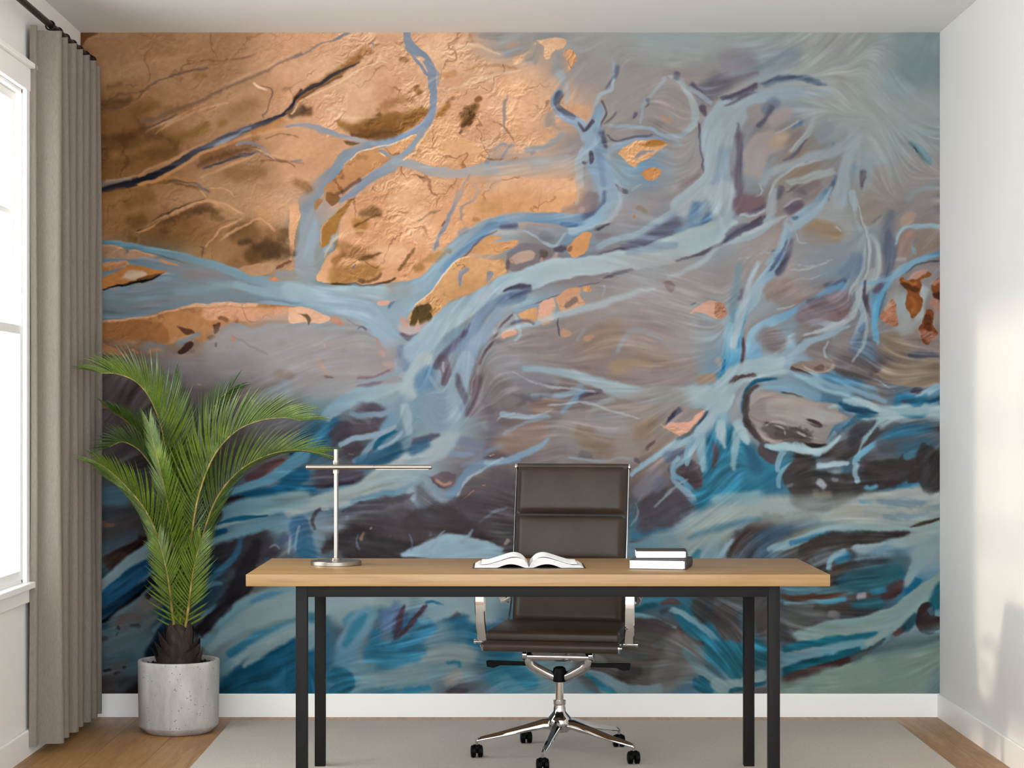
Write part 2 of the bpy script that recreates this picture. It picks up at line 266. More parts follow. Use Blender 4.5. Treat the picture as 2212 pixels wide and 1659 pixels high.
STROKES = r"""
T00
P 6E4322 20 .9 6: 0,0 190,0 110,50 40,130 0,150
5E3F1E 130 110 .55 10: 160,1090 400,1090 640,1060
7A5A1C 90 80 .6 10: 850,1070 1080,1030 1230,960 1310,880
654520 120 90 .55 10: 640,1230 860,1190 1050,1190
8A6428 60 50 .5: 1110,460 1200,440 1290,420
8A6020 60 50 .55: 1400,920 1450,900
5A3D22 70 60 .6 8: 200,740 380,700 560,650
80572A 110 90 .5 10: 560,800 700,700
6A4420 60 60 .5: 260,560 450,510
5F4C42 20 16 .6 5: 180,780 400,750 560,680 700,540 850,450 1050,400 1300,350
6E5A4E 40/34/26 24 .55 6: 600,870 800,840 1000,770 1200,690 1350,600 1550,500 1750,430 1900,370 2212,220
DAA57A 18 10 .7 3: 640,985 760,920 920,880 1060,800 1200,740 1300,690
C88C54 22 14 .5 3: 420,760 600,660 720,560
5A5048 16 8 .7 3: 600,960 760,900 900,860 1000,810
BF8A60 120 120 .5: 1000,930 1300,760 1600,640 1900,560
8A6030 110 100 .4 10: 1560,770 1720,720
E0AC80 70 60 .5: 1900,420 2080,380 2212,330
7A4C20 120 90 .5 8: 1180,1290 1400,1200 1560,1170
7E5428 130 110 .5 8: 1400,1400 1700,1400 1900,1350
B67A3E 60 30 .7: 180,1640 600,1520 900,1470 1200,1500
503F38/3E3434/463E40/524A4C/6A6466/5C5458/54484A/4A3A36 60/95/110/95/80/60/46/34 16 .95 5: 170,1580 500,1510 800,1410 1000,1310 1150,1220 1300,1140 1500,1040 1700,950 1900,880 2050,800 2130,710 2220,580
8A8B8C 26 16 .7: 1330,1140 1480,1070 1640,980 1750,930
8C8078 46 30 .7 6: 180,1520 350,1490 540,1440
332B2A 50 30 .6 4: 180,1575 500,1510 760,1420 960,1330
D89050/E0A878 34 18 .85 3: 560,1530 800,1460 1000,1350 1200,1230 1400,1140 1600,1060 1850,990 2200,940
C07E3E 60 40 .7: 1700,1000 1900,930 2060,850
C98E58 16 10 .7 3: 560,1440 740,1380 900,1300 1080,1200
5F5255 26/34/22 10 .85 4: 1220,1355 1400,1300 1600,1230 1820,1210 2000,1270 2230,1300
89828A 26/30/20 12 .8 3: 1540,1120 1640,1100 1800,1130 1880,1190 1960,1250
E8B48A 14 8 .7 2: 1560,1160 1700,1150 1850,1200 2000,1290
8F8896 26 10 .9: 2040,945 2140,935 2220,925
5E5654 22 10 .7 3: 880,1490 1000,1480 1150,1500 1230,1540 1330,1590
E2A878 12 8 .7 2: 860,1530 1000,1500 1130,1510 1220,1570 1290,1650
DCA070 14 8 .6 2: 1290,1540 1420,1540 1510,1580 1560,1650
F2CDA2 26/30/10 12 .85: 1720,490 1790,550 1890,590
7A5A50 14 7 .8 3: 1790,530 1900,570 1915,660 1880,790 1840,820 1875,860
8A5A32 30 16 .8 5: 2050,800 2150,750 2230,640
4A3620 70 50 .7 6: 2120,820 2180,790 2230,760
T10
E8B78E 300 200 .5: 1700,500 2000,420 2150,900
E9B68B 240 200 .6: 400,600 700,500 900,600
8E5A26 60/90/60 50 .75 8: 20,700 200,560 400,440 600,300 700,220
A87038 60/80 60 .6 8: 560,300 700,200 840,190
8A5C26 60/140/80 60 .8 8: 420,880 640,950 900,880 1120,860 1360,740
9A642C 60/120/40 40 .85 6: 560,960 700,1010 900,960 1080,940 1300,830 1390,740
4E3A26 26 14 .7 4: 740,1040 900,990 1010,990
3E2E1E 40/20 20 .7 4: 560,1010 760,1040 880,1010
6E4A20 30 26 .7 4: 720,950 800,870 900,780
5A3E26 90 60 .75 8: 60,780 150,790 230,790
4C4040/5C5050 24/44/20 14 .85 4: 0,730 60,650 160,570 300,490 450,400 600,330 680,290
5E4634 20 12 .7 3: 100,660 240,560 400,480 520,420
F0C79C 18 10 .8 3: 0,800 100,680 260,600 440,520 600,420 800,320 960,310
9A6A3C 50 30 .7 4: 1080,270 1140,290
8A5A2C 60 40 .7 6: 1230,520 1300,650
8A5A2A 110/60 40 .8 6: 1640,920 1760,860 1870,700
5A3C20 50 26 .8 5: 1670,960 1740,880 1830,800
7A4A1C 60 26 .8 4: 1850,680 1880,660
6A4A30 26 14 .7 4: 1650,1030 1700,960
A06828 70/40 40 .8 5: 1440,880 1540,760 1600,720
B87C48 60 40 .6 5: 1520,420 1620,400
A06A38 60/20 40 .6 4: 1520,1030 1600,1010
9EA0A2 120/90 40 .8 12: 2212,60 2150,180 2100,260
9C9890 60 30 .7 8: 1850,30 2050,40 2212,30
8C8486 26 12 .7 3: 380,80 500,30 600,10
8A8080 12 8 .7 3: 0,280 160,200 300,110 420,70
9194A0 22 8 .9: 800,80 830,130
# main channel
9397A0/8C93A0/939DAA 70/90/70/66/84/80/110 6 1 4: 1150,-10 1160,90 1230,180 1330,280 1390,400 1410,560 1420,700 1380,860 1260,980 1050,1070 800,1130
9197A2/969EA8 26/60/44/60 6 1 4: -10,935 120,930 300,970 500,1030 720,1090 860,1110
8E93A0 30 6 .95 3: 1120,120 1200,230 1240,290 1330,410 1390,430
9A9CA6 24 8 .8: 1420,370 1450,430 1460,560
E4B288 30/50 6 .9 3: 1230,240 1290,280
8A9097 90/110/100/130/180 6 1 6: 820,1110 650,1180 500,1260 380,1420 240,1560 150,1700
9BA0A5 60/110/120/100 6 1 4: 1340,940 1260,1080 1120,1180 960,1290
9CA0A4/8E8A90 150/90/70/50 8 1 5: 1080,1290 900,1380 760,1470 640,1560 480,1670
9DA4A8 70/90/100/120/160 8 1 6: 960,1290 1200,1320 1450,1380 1700,1390 1950,1350 2230,1340
949498 50 6 .9 3: 1940,1330 1940,1190
8F8C96 30 8 .8 4: 2060,1270 2160,1130 2230,1100
8F8890 26/34 8 .9 4: 1780,1400 1720,1520 1660,1670
94929C 20/24 8 .9 3: 1780,1480 1860,1580 1830,1660
P D69A66 6 .97 4: 680,1170 850,1160 1230,1020 1200,1100 1060,1220 950,1230 850,1170
9196A0 30/50 6 .95: 840,1170 900,1200 970,1260
P C68B58 6 .97 5: 560,1280 640,1210 780,1180 850,1200 950,1270 860,1340 620,1500 400,1660 310,1640 320,1560 420,1440
9A6A3A 50 40 .6: 620,1240 780,1260
5E4840 30/40 20 .7 5: 380,1640 520,1560 700,1460
F0C49C 12 6 .9: 560,1290 640,1215 780,1165 900,1125 1060,1090 1230,1020
F0C49C 12 6 .9: 840,1190 940,1260
P E2A878 4 1 3: 1160,1270 1280,1080 1420,900 1500,850 1700,1050 1930,1180 1920,1280 1800,1330 1620,1360 1400,1300
A87444 60/40 40 .6: 1200,1240 1300,1140
F4CEA6 14 8 .8: 1090,1290 1200,1220 1300,1080 1420,900
9EA0A2 60 6 .9 8: 1780,1400 1600,1380
P DBA276 260 .7 30: -300,1010 -20,960 150,950 390,1020 680,1110 520,1140 420,1240 330,1340 180,1580 -20,1650
P 5A4028 20 .7 4: 500,1080 680,1105 540,1130
8A5C30 90 60 .5 8: 160,1560 60,1500
8A8084 20 10 .6 3: 0,1280 120,1270 
E8B284 200 120 .6 20: 1000,1550 1300,1560 1500,1620
5A4436 40/16 14 .6 4: 1250,1430 1350,1450
8C6842 20 10 .6 4: 790,1540 850,1620
T20
E8B084 260/300/260 60 .8 40: 120,360 60,520 160,680 80,900 200,1000 300,1050
A09C98 220 60 .9 20: 60,90 200,60
979290 120/60 60 .7 20: 260,140 250,240 340,320
C89878 60 40 .6 20: 40,140 100,100
P EDBA8C 10 .95 16: 310,90 470,50 600,80 580,150 480,190 440,270 390,240 380,150
P E0A068 8 1 6: 560,230 640,160 710,240 700,310 620,400 580,350
P EDB88C 12 .85 20: 180,230 300,110 290,200 210,270 100,330 60,260
9B9796 150 80 .8: 520,500 560,300 470,220
A2ACB0 90/70 50 .8: 560,420 590,500 600,560
P D8A47C 14 .9 16: 700,700 830,720 840,800 780,900 720,870 650,780
E6B088 16 10 .9 6: 560,750 640,740 690,670
8E8A8C 90 50 .6 12: 480,760 440,920 560,1020
E4AC80 200/160/100 30 .7 30: 20,1150 180,1100 350,1080 500,960 520,930
9A9694 60/50 24 .8 14: 180,1180 400,1140 600,1000
A87040 40 20 .7 8: 60,1250 150,1250
8A8890 40 20 .6 10: 250,1220 330,1180
9A9EA2 120/150/160 30 .9 6: -10,1330 250,1310 500,1310 720,1290
P 95999C 30 .8 10: 0,1380 400,1390 700,1340 700,1420 380,1400 0,1420
P E8B086 10 .95 14: -20,1420 180,1430 280,1440 460,1450 640,1460 720,1480 715,1670 -20,1670
8E7468 14 6 .7 4: 440,1480 400,1580 370,1670
# main braid
90A0B0/94A8B8 40/60/70/90/130/120 20 .95 4: 600,560 500,640 490,740 580,830 720,890 800,990 830,1130
686878 70/50 20 .8 5: 600,590 530,640 520,720 600,800 720,860
A4B2B8 30 12 .85: 640,520 620,640 590,710
93A4B2 30/26 14 .9: 1080,260 1090,400 1080,520
6C7080 46/20 26 .8: 1120,300 1110,400 1060,500 980,570
A2B0B8 30/34 10 .9: 1100,430 1070,560 960,600 910,680 900,750
605A68 30/16 16 .8: 960,640 1000,740 1000,820 940,960
8499AC/8FA8BA/84A0B8/98ABBC 70/100/170/200/230/190/200 30 .95 5: 920,680 940,780 900,900 900,1060 900,1200 960,1360 1010,1500 1060,1680
7A90A4 110/60 50 .8: 930,900 960,1080 1000,1220
7088A4 60 40 .6: 900,1130 960,1300 1000,1560
96A8B4/A2B2B8 110/120/90/80/60 20 .95 4: 830,1120 780,1230 740,1320 750,1450 740,1670
565060 20/60/10 16 .85 4: 840,1170 860,1260 870,1340
5C6070 30 16 .7 5: 760,1290 820,1330
9A9094 60 40 .7: 830,1420 860,1600
8CA0AC 30 16 .8: 800,1360 880,1350
585260 18/50 18 .85 5: 720,870 790,970 860,900 890,840
96A4AC/8E9CA8 30/44/30 16 .85 3: 980,920 1200,930 1450,960 1560,1010
6A6470 24 14 .7 4: 1000,1010 1100,1090 1280,1050 1500,1030
9A9294 40 20 .7 10: 1100,1060 1300,1000
8895A8/98A6B2 24/40/60/60 14 .9 3: 1600,1060 1350,1080 1150,1130 1050,1190 1020,1300
5A5668 60/30 30 .8 5: 960,960 980,1080 1010,1180
8FA0AA/A4AEB0 20/44/60/80/40/30 12 .92 3: 1440,930 1520,1000 1620,1040 1780,1010 1880,900 1880,720 1780,560 1710,480 1620,420
96A2A8 30 20 .7: 1600,1050 1720,1080 1740,1140
A0AAAC 40/24 18 .8: 1610,420 1500,560 1420,660
92A2AE 26/34 12 .9 3: 1420,640 1360,720 1360,820 1350,930
666674 40/16 18 .75 5: 1400,640 1420,700 1380,760
5C586A 40/16 16 .7 6: 1310,780 1270,860
726A72 30/14 14 .7 6: 1130,760 1060,850 980,920
9C9088 260 80 .6 20: 1600,780 1720,860
8A7C78 70 50 .5 14: 1480,900 1600,960
P B99078 14 .7 18: 1560,850 1640,860 1650,900 1590,880
P E0A570 6 .98 6: 1120,1220 1180,1150 1300,1090 1480,1075 1600,1110 1540,1170 1470,1230 1340,1290 1290,1340 1220,1290
P A06824 20 .8 4: 1330,1130 1480,1080 1600,1105 1530,1140 1420,1130
9A9292 30 16 .9 8: 1280,1260 1400,1190 1500,1180
P CF8C50 6 .98 6: 1350,1400 1440,1350 1550,1350 1550,1400 1500,1470 1420,1470
9C8478 10 8 .7 10: 1500,1250 1600,1300 1640,1360
7E7276 160/60/30 80 .6 6: 1700,1560 1800,1500 1960,1400
9AA6AC 24 12 .6 6: 1240,1580 1370,1500
5A5058 30 16 .7 6: 1100,1480 1150,1560 1240,1590
5E5464 20/40/20 20 .8 4: 1930,880 1960,1100 1980,1300 1980,1420
9DAAAC 300 220 .5: 1500,60 1900,120
696A78 180/200 110 .7 10: 2000,620 2150,500
545266 80/30 40 .8 6: 1820,500 1960,620 2080,720
54505E 70/30 30 .8 5: 1960,740 2000,850
636678 60/40 40 .7: 1720,380 1680,490
A2AAA8 60/50 30 .8: 1720,440 1780,560 1860,680 1900,800
9CA9AE 50 26 .8: 1800,540 1950,620 2080,720
9AABB2/9CABB0 150/180/160/200/220 30 .97 4: 2230,700 2140,780 2060,920 2040,1080 2060,1260 2060,1420 1920,1600 1760,1720
8A9FB0 100/160 70 .8: 2180,1120 2160,1350 2100,1600
T30
9FA8A4 500 200 .5: 1200,100 1000,500 1150,800 1500,1100
A39F98 100 90 .5: 1180,300 1260,600
8FA0A4 200 160 .6: 1650,400 1800,600 2000,700
7E9294 140 80 .7: 2140,200 2160,500
83929C/8C9AA4 180/200 90 .7: 760,230 600,300 480,360
8A8690 180 90 .6: 100,260 300,260
756E78 120/60 80 .7: 0,520 200,470 420,380
5A5064 44/30 24 .8 5: 20,660 200,610 330,550 420,500
6E7F90 70/50 40 .8: 440,520 640,460 860,460 1040,510
5E7484 30 26 .7: 860,500 1040,520
9FACB0/93A5B2/95A7B3 60/110/150/170 40 .92 4: 1150,580 900,600 600,620 350,650 180,760 60,900
9AA8AE 260/180/160 50 .9: 160,820 80,1000 30,1200
8B9FB0/9AAAB4 70/120/150 40 .8: 40,1160 80,1350 100,1560 120,1680
6E6674 110/70/90/130 60 .7 10: 200,960 220,1180 210,1380 200,1660
6E7A8C 110/70 60 .8: 560,690 430,800
5A586A 40/60 40 .8 6: 550,700 480,840 380,960
A09592 100/160 60 .8 10: 760,740 600,860 460,960
A59A94 240/260/140 60 .85 20: 700,1020 420,1150 380,1350 320,1480
B09880 130 60 .8 10: 640,1020 580,1080
A4A2A0 20 14 .7: 880,840 700,930 540,1010
66809A 40 26 .8 10: 860,850 800,930
9CA6A8 40/34 20 .8: 980,780 930,900 840,1030 700,1200
6A6A78 30/40/20 26 .85 4: 900,1050 780,1200 640,1280
8A929A 150/120 70 .8: 1100,860 1060,1000 960,1100
70808C 60/30 40 .7: 1180,1090 1110,1190
97A3A8 110/90/80 50 .8: 1400,1000 1200,1160 900,1260 640,1350 500,1440 420,1560
706C76 30 20 .7 6: 860,1310 940,1290
9CA5A6 60/40 30 .8: 1180,1360 900,1440 660,1500 
605868 60/80 40 .7 10: 640,1520 600,1640
7A7074 200/160 80 .7 20: 840,1580 960,1540
ABB0AE 16 8 .7 6: 720,1560 660,1610 
A0ABAE 16/20 8 .7 6: 360,1640 440,1620 420,1530 400,1500
9DA9AB/93A3AC 160/110/160 50 .9: 1400,900 1320,1200 1260,1400 1220,1680
7D95A4 90/40 60 .8: 1380,1280 1340,1450
668096 40/16 30 .8: 1200,1400 1120,1560 1090,1680
5E6E80 40/20 30 .7: 1170,1460 1130,1600
665C66 70/40 30 .8 6: 1440,1340 1440,1450 1430,1560
958E88 220/260 80 .75 20: 1640,1420 1700,1600
9FA8A6 140/160 90 .6: 1600,1000 1640,1200
5F7E86 20/70/50 40 .75 6: 1900,1070 2040,1200 2140,1320
4A6470 14 10 .8 4: 1950,1130 2010,1210
8A9CA0 70/40 50 .6: 2212,1500 1980,1560 1900,1660
A0A2A4 40 30 .6: 1420,1100 1380,1350
T01
P C08A5A 10 .3: 180,0 600,0 500,330 180,420
8A5E2C 60/40 60 .7 8: 200,20 420,-20 700,-30
7E5426 120 80 .6 10: 400,120 640,50 800,30
6A4620 100 70 .6 10: 520,270 620,260
7A5228 160/180/100 90 .65 10: 760,360 900,270 1120,240
5E4424 70 50 .6 10: 780,390 920,350
6A4A28 60 50 .6 8: 1340,240 1430,240
3E2E22 12/20/12 10 .85 3: 560,370 700,290 850,200 1000,130 1140,80 1280,40
D89A60 20 12 .8 3: 560,385 720,320 860,240 1020,160 1180,90 1330,80 1440,120
8A5E34 16 10 .6 3: 1060,480 1140,420 1300,380 1400,300 1600,220
DCA476 16 10 .7 3: 1250,540 1400,360 1500,300 1640,220
C8925E 60 50 .6: 1300,120 1500,130 1600,190
6E4C26 160/200 90 .65 14: 1560,400 1700,360
4A3420 60/70 50 .7 8: 1560,500 1650,470 1740,430
5E4020 200/140 70 .8 12: 1740,610 1900,560 2000,600
4A3424 90 60 .6 8: 1860,620 1960,600
6A4A28 90/50 50 .7 10: 2060,380 2020,480
C99364 200 100 .6 20: 1850,200 2050,150
5A4030 16 8 .7 6: 1190,520 1240,540 1220,620
6A4A18 60 40 .6 6: 480,450 600,450
# upper arm of the river
P 7A8A92 12 .9 4: 180,500 500,520 900,640 1300,720 1600,800 1900,900 2212,950 2212,1080 1800,1060 1200,1090 700,1190 180,1280
85837F/8C8A88 60/70 40 .6: 300,620 700,660 950,740 1200,760
67868F/76919B/8BA1A9 40/60/80/90/110 24 .95 4: 170,460 450,500 750,560 1050,620 1350,700 1600,790 1900,880 2230,960
888280 110/60 50 .8: 1000,800 1200,790 1440,800
8A8584 90 50 .8: 1480,940 1680,900
86898A 90/60 50 .7: 500,1110 900,1060 1400,1050 1800,1060
768C93/879BA1 70/90/80 60 .9: 170,1040 500,1070 800,1000 1150,960 1500,900 1700,900
6A7E84 90 50 .6: 170,1180 400,1180
88A4AE/8FA6AE 70/100/150 50 .9: 1500,860 1800,960 2212,1000
8A8580 80 60 .6: 480,900 800,850
P A9805F 8 .95 6: 170,490 300,500 470,540 500,600 420,640 170,600
P B98B66 6 .95 4: 510,550 640,570 770,620 620,630 480,640
D8956A 16 8 .9 4: 180,495 330,510 470,540
E0A070 14 8 .9 4: 510,550 640,580 760,620
6F8088 20 8 .9: 490,540 500,600
CB8A5C 24/30/14 8 .95 6: 770,640 880,680 1010,710
D09060 60 16 .9 12: 180,700 320,690 520,690
C07A42 60 16 .9 10: 180,750 350,730 500,700
P C0793A 6 .98 4: 180,940 180,860 330,790 520,700 700,730 890,775 760,820 560,880 350,910
P C9A88C 26 .9 8: 400,840 500,760 660,760 680,810 560,860 
P 6A3C1A 16 .8 4: 580,850 720,800 860,785 740,830 600,880
7E7C80 30/20 10 .8 4: 260,790 400,740 500,710
2E2622 14/26/20 8 .9 3: 180,945 350,915 500,885 700,850 840,790
CE8A58 20/10 8 .9 4: 310,950 420,935
CB7A4A 20/40/20 8 .9 5: 1880,865 1950,855 2020,860
P B98A62 8 .95 8: 1560,740 1700,700 1950,690 2150,640 2190,690 2130,760 1990,740 1900,790 1750,810 
6A4030 30/40 16 .8 6: 1960,760 2050,700 2140,650
93908F 60 30 .8: 2000,810 2100,800
# lower bank
P B97C4A 8 .97 6: 170,1290 500,1240 800,1190 1100,1120 1500,1095 1800,1090 1990,1110 2230,1130 2230,1250 1900,1300 1750,1330 1540,1270 1440,1310 1350,1420 1250,1470 1130,1430 1000,1470 850,1500 700,1430 400,1430 170,1400
P 9A6030 30 .7 14: 170,1300 450,1250 850,1290 870,1480 560,1440 170,1430
E2A272/E8B088 20/20/44 10 .9 3: 170,1285 500,1245 850,1185 1150,1110 1500,1095 1800,1100
E0A27A 110/140/110 40 .85 10: 1200,1180 1500,1180 1800,1200 2212,1180
P 4E2E1A 12 .85 5: 980,1320 1060,1330 1150,1380 1050,1400
P 4A2A16 14 .9 5: 1350,1290 1410,1270 1400,1330 1350,1390
7A4A28 30/40 20 .8 6: 1380,1230 1440,1220 1500,1270
6C4224 50/40 26 .8 8: 1360,1400 1260,1460
C88A5C 40/20 20 .8 10: 900,1480 1000,1440 1150,1390
7E858C 40/60 20 .8: 1230,1380 1100,1430 960,1510
A39C9A 500/600 160 .7: 1500,1560 1800,1540 2100,1500
8C8482 110 70 .7: 600,1500 900,1560
8E7F80 20 14 .5: 1500,1400 1700,1500 1900,1600
P 3A201C 12 .9 8: 980,1570 1080,1480 1130,1490 1070,1570 1000,1600
8A6A60 40/20 20 .7 10: 1080,1560 1160,1560
C08A74 50/40 26 .8 10: 1500,1420 1580,1470
6E6470 26 14 .8: 1360,1470 1350,1530
P B97A50 12 .85 14: 170,1480 320,1510 480,1590 400,1600 170,1560
B98058 24/20 10 .85 10: 510,1530 600,1590
B98058 40/20 12 .85 10: 670,1590 760,1540 850,1560
C08A60 20/10 10 .8 8: 510,1460 600,1480
T11
P E0A575 6 1 8: -20,110 60,90 80,180 60,320 30,420 20,560 -20,640
P DCA072 6 1 8: 600,120 760,-20 1640,-30 1620,130 1500,300 1410,430 1400,560 1530,560 1400,720 1200,860 950,880 700,900 380,870 240,830 330,650 460,500 480,330 500,230
EAB78C 260/200 120 .7 20: 900,100 1200,180 1350,500
E8B48C 160 80 .5 20: 900,600 1100,600
A87234 110/70 60 .85 8: 560,280 720,300 620,400
5A3E1E 30/16 14 .7 4: 600,330 700,270
9A6830 170/200/120 70 .8 12: 330,760 520,800 760,760 900,800
A06C34 80 50 .7 8: 1200,760 1340,690
8A5C28 80/60 40 .7 8: 400,700 480,620 560,560
3E2A1A 24/30/20 10 .8 5: 380,870 600,895 850,895 1060,840
5E4226 30 16 .7 6: 640,850 760,860 860,830 890,760
7A7074 16 8 .8 3: 590,740 650,670
5A3A20 22/30 10 .8 4: 1480,320 1550,240
P A97436 5 1 5: 270,440 290,330 380,230 480,130 620,10 560,120 480,240 460,320 420,420 320,530 280,500
P 8A5E34 8 .9 6: 330,60 330,-20 420,-20 480,20 400,110
E8B280 10 6 .8: 300,520 275,440 300,330 380,240
P B07C4A 6 .95 10: 230,170 230,60 300,60 260,140
P DDA070 5 1 7: 1660,-20 2230,-20 2230,180 2050,240 1900,260 1700,370 1640,330 1620,420 1500,520 1450,520 1470,430 1500,340 1600,220
C08A4A 150 80 .6 14: 1900,140 2100,100
9A6A34 50 30 .6 10: 1780,240 1900,260
8E8C94 60/40/30/26 8 .95 4: 1680,-20 1640,90 1560,250 1480,380 1440,500 1430,570
8E8A90 30/16 8 .9 3: 1850,-20 1800,60 1700,130 1690,280
969DA4 150/170/190/200/160 40 .9 3: 150,100 170,300 150,500 130,700 200,860
93A6B0 50/100 40 .7: 260,240 190,400 160,700
92A0A8 60 20 .9: 440,380 380,520 300,560
8E98A0/8FA6B2/96ABB6 110/150/160/150/140 40 .95 5: 2212,260 1980,320 1800,420 1620,560 1480,740 1350,880 1150,960
8F9094 60 30 .7: 1780,330 1650,420
6886A0/7A98B0 50/90/80/60 40 .85: 2230,330 2000,320 1860,440 1640,620 1480,800
6E5A68 10/20 10 .7: 2080,360 1900,440 1780,560 1600,720
9DB0B6 100/120/160 60 .9: -20,930 300,960 700,960 1000,1000
9AAFB8/8FA8B8 150/190/200/220/210 60 .95 3: -20,960 250,1020 500,1080 700,1150 850,1270 950,1400 1100,1500
93A0A8 90 60 .6: 1000,960 1250,920
8FA4B0 120/80 60 .8: 1200,1000 1080,1200 1100,1330
5E7890 20/34/10 20 .85: 960,1150 1000,1090 1060,1060
P D8A288 8 .9 6: 860,1070 980,1050 960,1100 870,1110
P CB935E 5 1 8: 1780,570 1830,510 1960,420 2090,420 2100,450 1950,490 2230,460 2230,510 2060,590 1900,600
P D09A66 5 1 8: 1220,1130 1380,980 1480,850 1560,740 1700,630 1790,605 1840,640 1900,640 2000,650 2100,660 2130,780 1990,860 1830,950 1620,1030 1520,1120 1430,1190 1380,1300 1310,1340 1200,1350 1150,1220
F2C498 12 8 .9: 1220,1120 1380,980 1460,860 1560,740 1700,630 1800,610
928E94 30/50/20 10 .9 8: 1780,720 1690,800 1680,940
8C8A90 60/20 12 .9 8: 1980,780 1950,880
9A9292 60/60 20 .8 16: 1820,980 1680,1080 1500,1170 
P 4A3A1C 14 .9 12: 1230,1120 1370,1090 1400,1180 1380,1290 1290,1330 1250,1230 1210,1340 1170,1300 1190,1190
A07038 40/30 16 .8 12: 1400,1160 1440,1120
B6A4A0 110/150/90 40 .9: 1080,1240 1130,1340 1260,1370 1400,1250
C8967C 50 30 .8 12: 1100,1240 1130,1300
6C6472 30/60/40 30 .8: 1060,1380 1180,1440 1300,1370
84A0B4/9DB2B8/93AEBE 60/180/230/220/260 40 .97 3: 2230,830 2000,960 1800,1080 1600,1200 1400,1380 1250,1560 1150,1720
9EA9B0 130/80 40 .9: 2230,800 2000,930 1800,1060
5E84A4 30/80/120 50 .8: 1090,1480 1080,1600 1130,1700
4A6484 20/50/20 40 .7: 1060,1540 1100,1640
7A8FA8/7890A8 90/120/140/120 40 .92: 2230,960 2050,1080 1900,1200 1800,1350 1750,1500 1700,1680
64647C 20/60/90 40 .85 5: 1800,1260 1680,1440 1480,1620 1440,1700
5A5468 40/60 40 .8 5: 1760,1340 1700,1450
8DA0B2/8499AE 90/110/130 40 .9: 2140,1080 1980,1300 1820,1500 1740,1700
6A5A60 24/30 14 .8 4: 2212,1180 2080,1330 1960,1500 1860,1680
P E8B18C 10 .95 6: -20,1130 150,1120 300,1170 380,1220 340,1260 200,1270 120,1280 -20,1280
P 5E4A30 16 .85 8: 70,1200 160,1190 190,1250 160,1290 140,1230
P C28A70 12 .85 14: 380,1230 420,1200 500,1250 490,1290 410,1280
6A6878 30/20 14 .8 10: 640,1350 700,1310 760,1370
AE8478 50/30/50 20 .75 16: 820,1400 880,1500 920,1610
DB9A7E 50/30 16 .8 14: 890,1570 920,1610
8A7E84 20 14 .6 6: 520,1230 700,1310
DDA18A 60 30 .9 8: 2080,1400 2212,1370
8A7A80 60/30 40 .7: 1960,1420 2212,1530
D0A088 20 12 .8: 330,1480 330,1510
T21
P DFA06A 5 1 5: -20,-20 720,-20 700,60 640,120 560,190 300,180 160,170 0,210
C88848 90 50 .6 10: 20,150 200,110
8A6450 12 6 .8 3: 370,-20 350,90 320,170
8C8488 60 40 .8: 760,-20 780,80
7A7076 180/160 60 .85 8: 860,60 800,160 640,180
A8989C 60 30 .7 8: 770,150
98A8B0/A0B2BA 30/24 14 .8: 730,-20 730,60 700,110
5A6C88 40/60/90 40 .85: 1000,-20 980,100 900,190 740,240
8CA6B6/8AAAC0/9DB0B8 110/130/110/90/80 30 .95 4: 1080,-20 1070,80 1000,170 900,260 750,340 600,370
7FA0B8/6E90AC/7094B0 90/120/130/150 30 .95 4: -20,250 150,220 400,230 650,250 850,250
54708E 30/60/30 26 .8: 520,300 650,300 760,300
64647A 70/60 40 .8: 0,320 150,290
8A8C96 80/110/70 50 .8: 180,330 400,380 600,380
98A6B0 16/26/30/24 12 .85: 160,350 300,430 450,520 520,500 570,410 620,370
7A7A84 90/60 50 .8: 380,430 500,450
D89868 60 16 .9 8: 0,510 60,490 150,480
P 7E767A 16 .9 6: 20,600 100,520 240,500 420,530 470,600 440,680 300,700 130,750 60,750 20,700
P B99A88 20 .9 14: 60,640 130,580 250,560 290,610 240,680 120,700
C48A60 26/20 12 .8 12: 60,660 90,690
5E5248 60/50 30 .7 14: 320,560 400,600 330,650
BE9080 40/26 14 .8 10: 350,690 370,620
B89888 50 20 .8 12: 500,640 520,600
5C5460 30/70/90 26 .85 6: 470,560 570,540 600,480
625864 40/60/30 30 .8 5: 20,760 40,640
8A8488 100 60 .7: 560,600 640,660 760,660
P D69660 6 1 7: 620,540 650,480 760,390 820,375 890,400 840,480 830,540 750,600 670,620
P 8A6048 8 .8 6: 620,540 660,500 680,530 650,570 
4A4650 70/50/20 20 .85 12: 900,360 980,320 1080,275
A29492 300 200 .6: 1200,200 1400,180
7A7276 80 50 .6 10: 900,420 1100,440
B07850 40 16 .9 8: 1290,225
8E7E70 60/40 24 .7 16: 1350,140 1400,170
9AA8AC/8CA0AE 40/50/60/70 24 .9 3: 1900,-20 1700,160 1500,280 1280,400 1050,480 900,540
8A9CAC 40/80/60/40 40 .9: 1880,60 1700,200 1500,340 1250,470
66687C 110/170/60 60 .85 6: 1780,240 1600,360 1350,480 1150,560
5E5A6C 10/24/10 16 .8: 1700,400 1450,480 1100,560 900,600
A0AAAE 30/140/110 40 .85: 1900,-20 1800,140 1720,230
5E80A0/6E90AC 80/150/110 60 .85: 1920,40 1900,240 1960,360
4C6A8A 80 50 .75 8: 1990,240 2080,200
8299AC 50 40 .7: 1980,60 1960,180 1860,300
A6B4B8/9CB0B6 130/110 60 .8: 2060,-20 2110,100 2120,300
9AADB0/A2B2B4/A8B6B8/9CB2BA 230/260/210/190/240/200 30 .97 3: 2230,330 1980,420 1700,540 1350,640 900,700 500,760 200,850 -20,900
7E93A6 60/90/40 50 .7: 1750,500 1450,530 1200,590
605A60 16/40/30/20 16 .85 4: 2230,440 2050,540 1860,610 1680,660
5A5864 24/40/16 20 .8 6: 1300,740 1160,790 960,850
7A6A74 12 8 .8: 960,860 750,920 550,1000 350,1060 130,1140
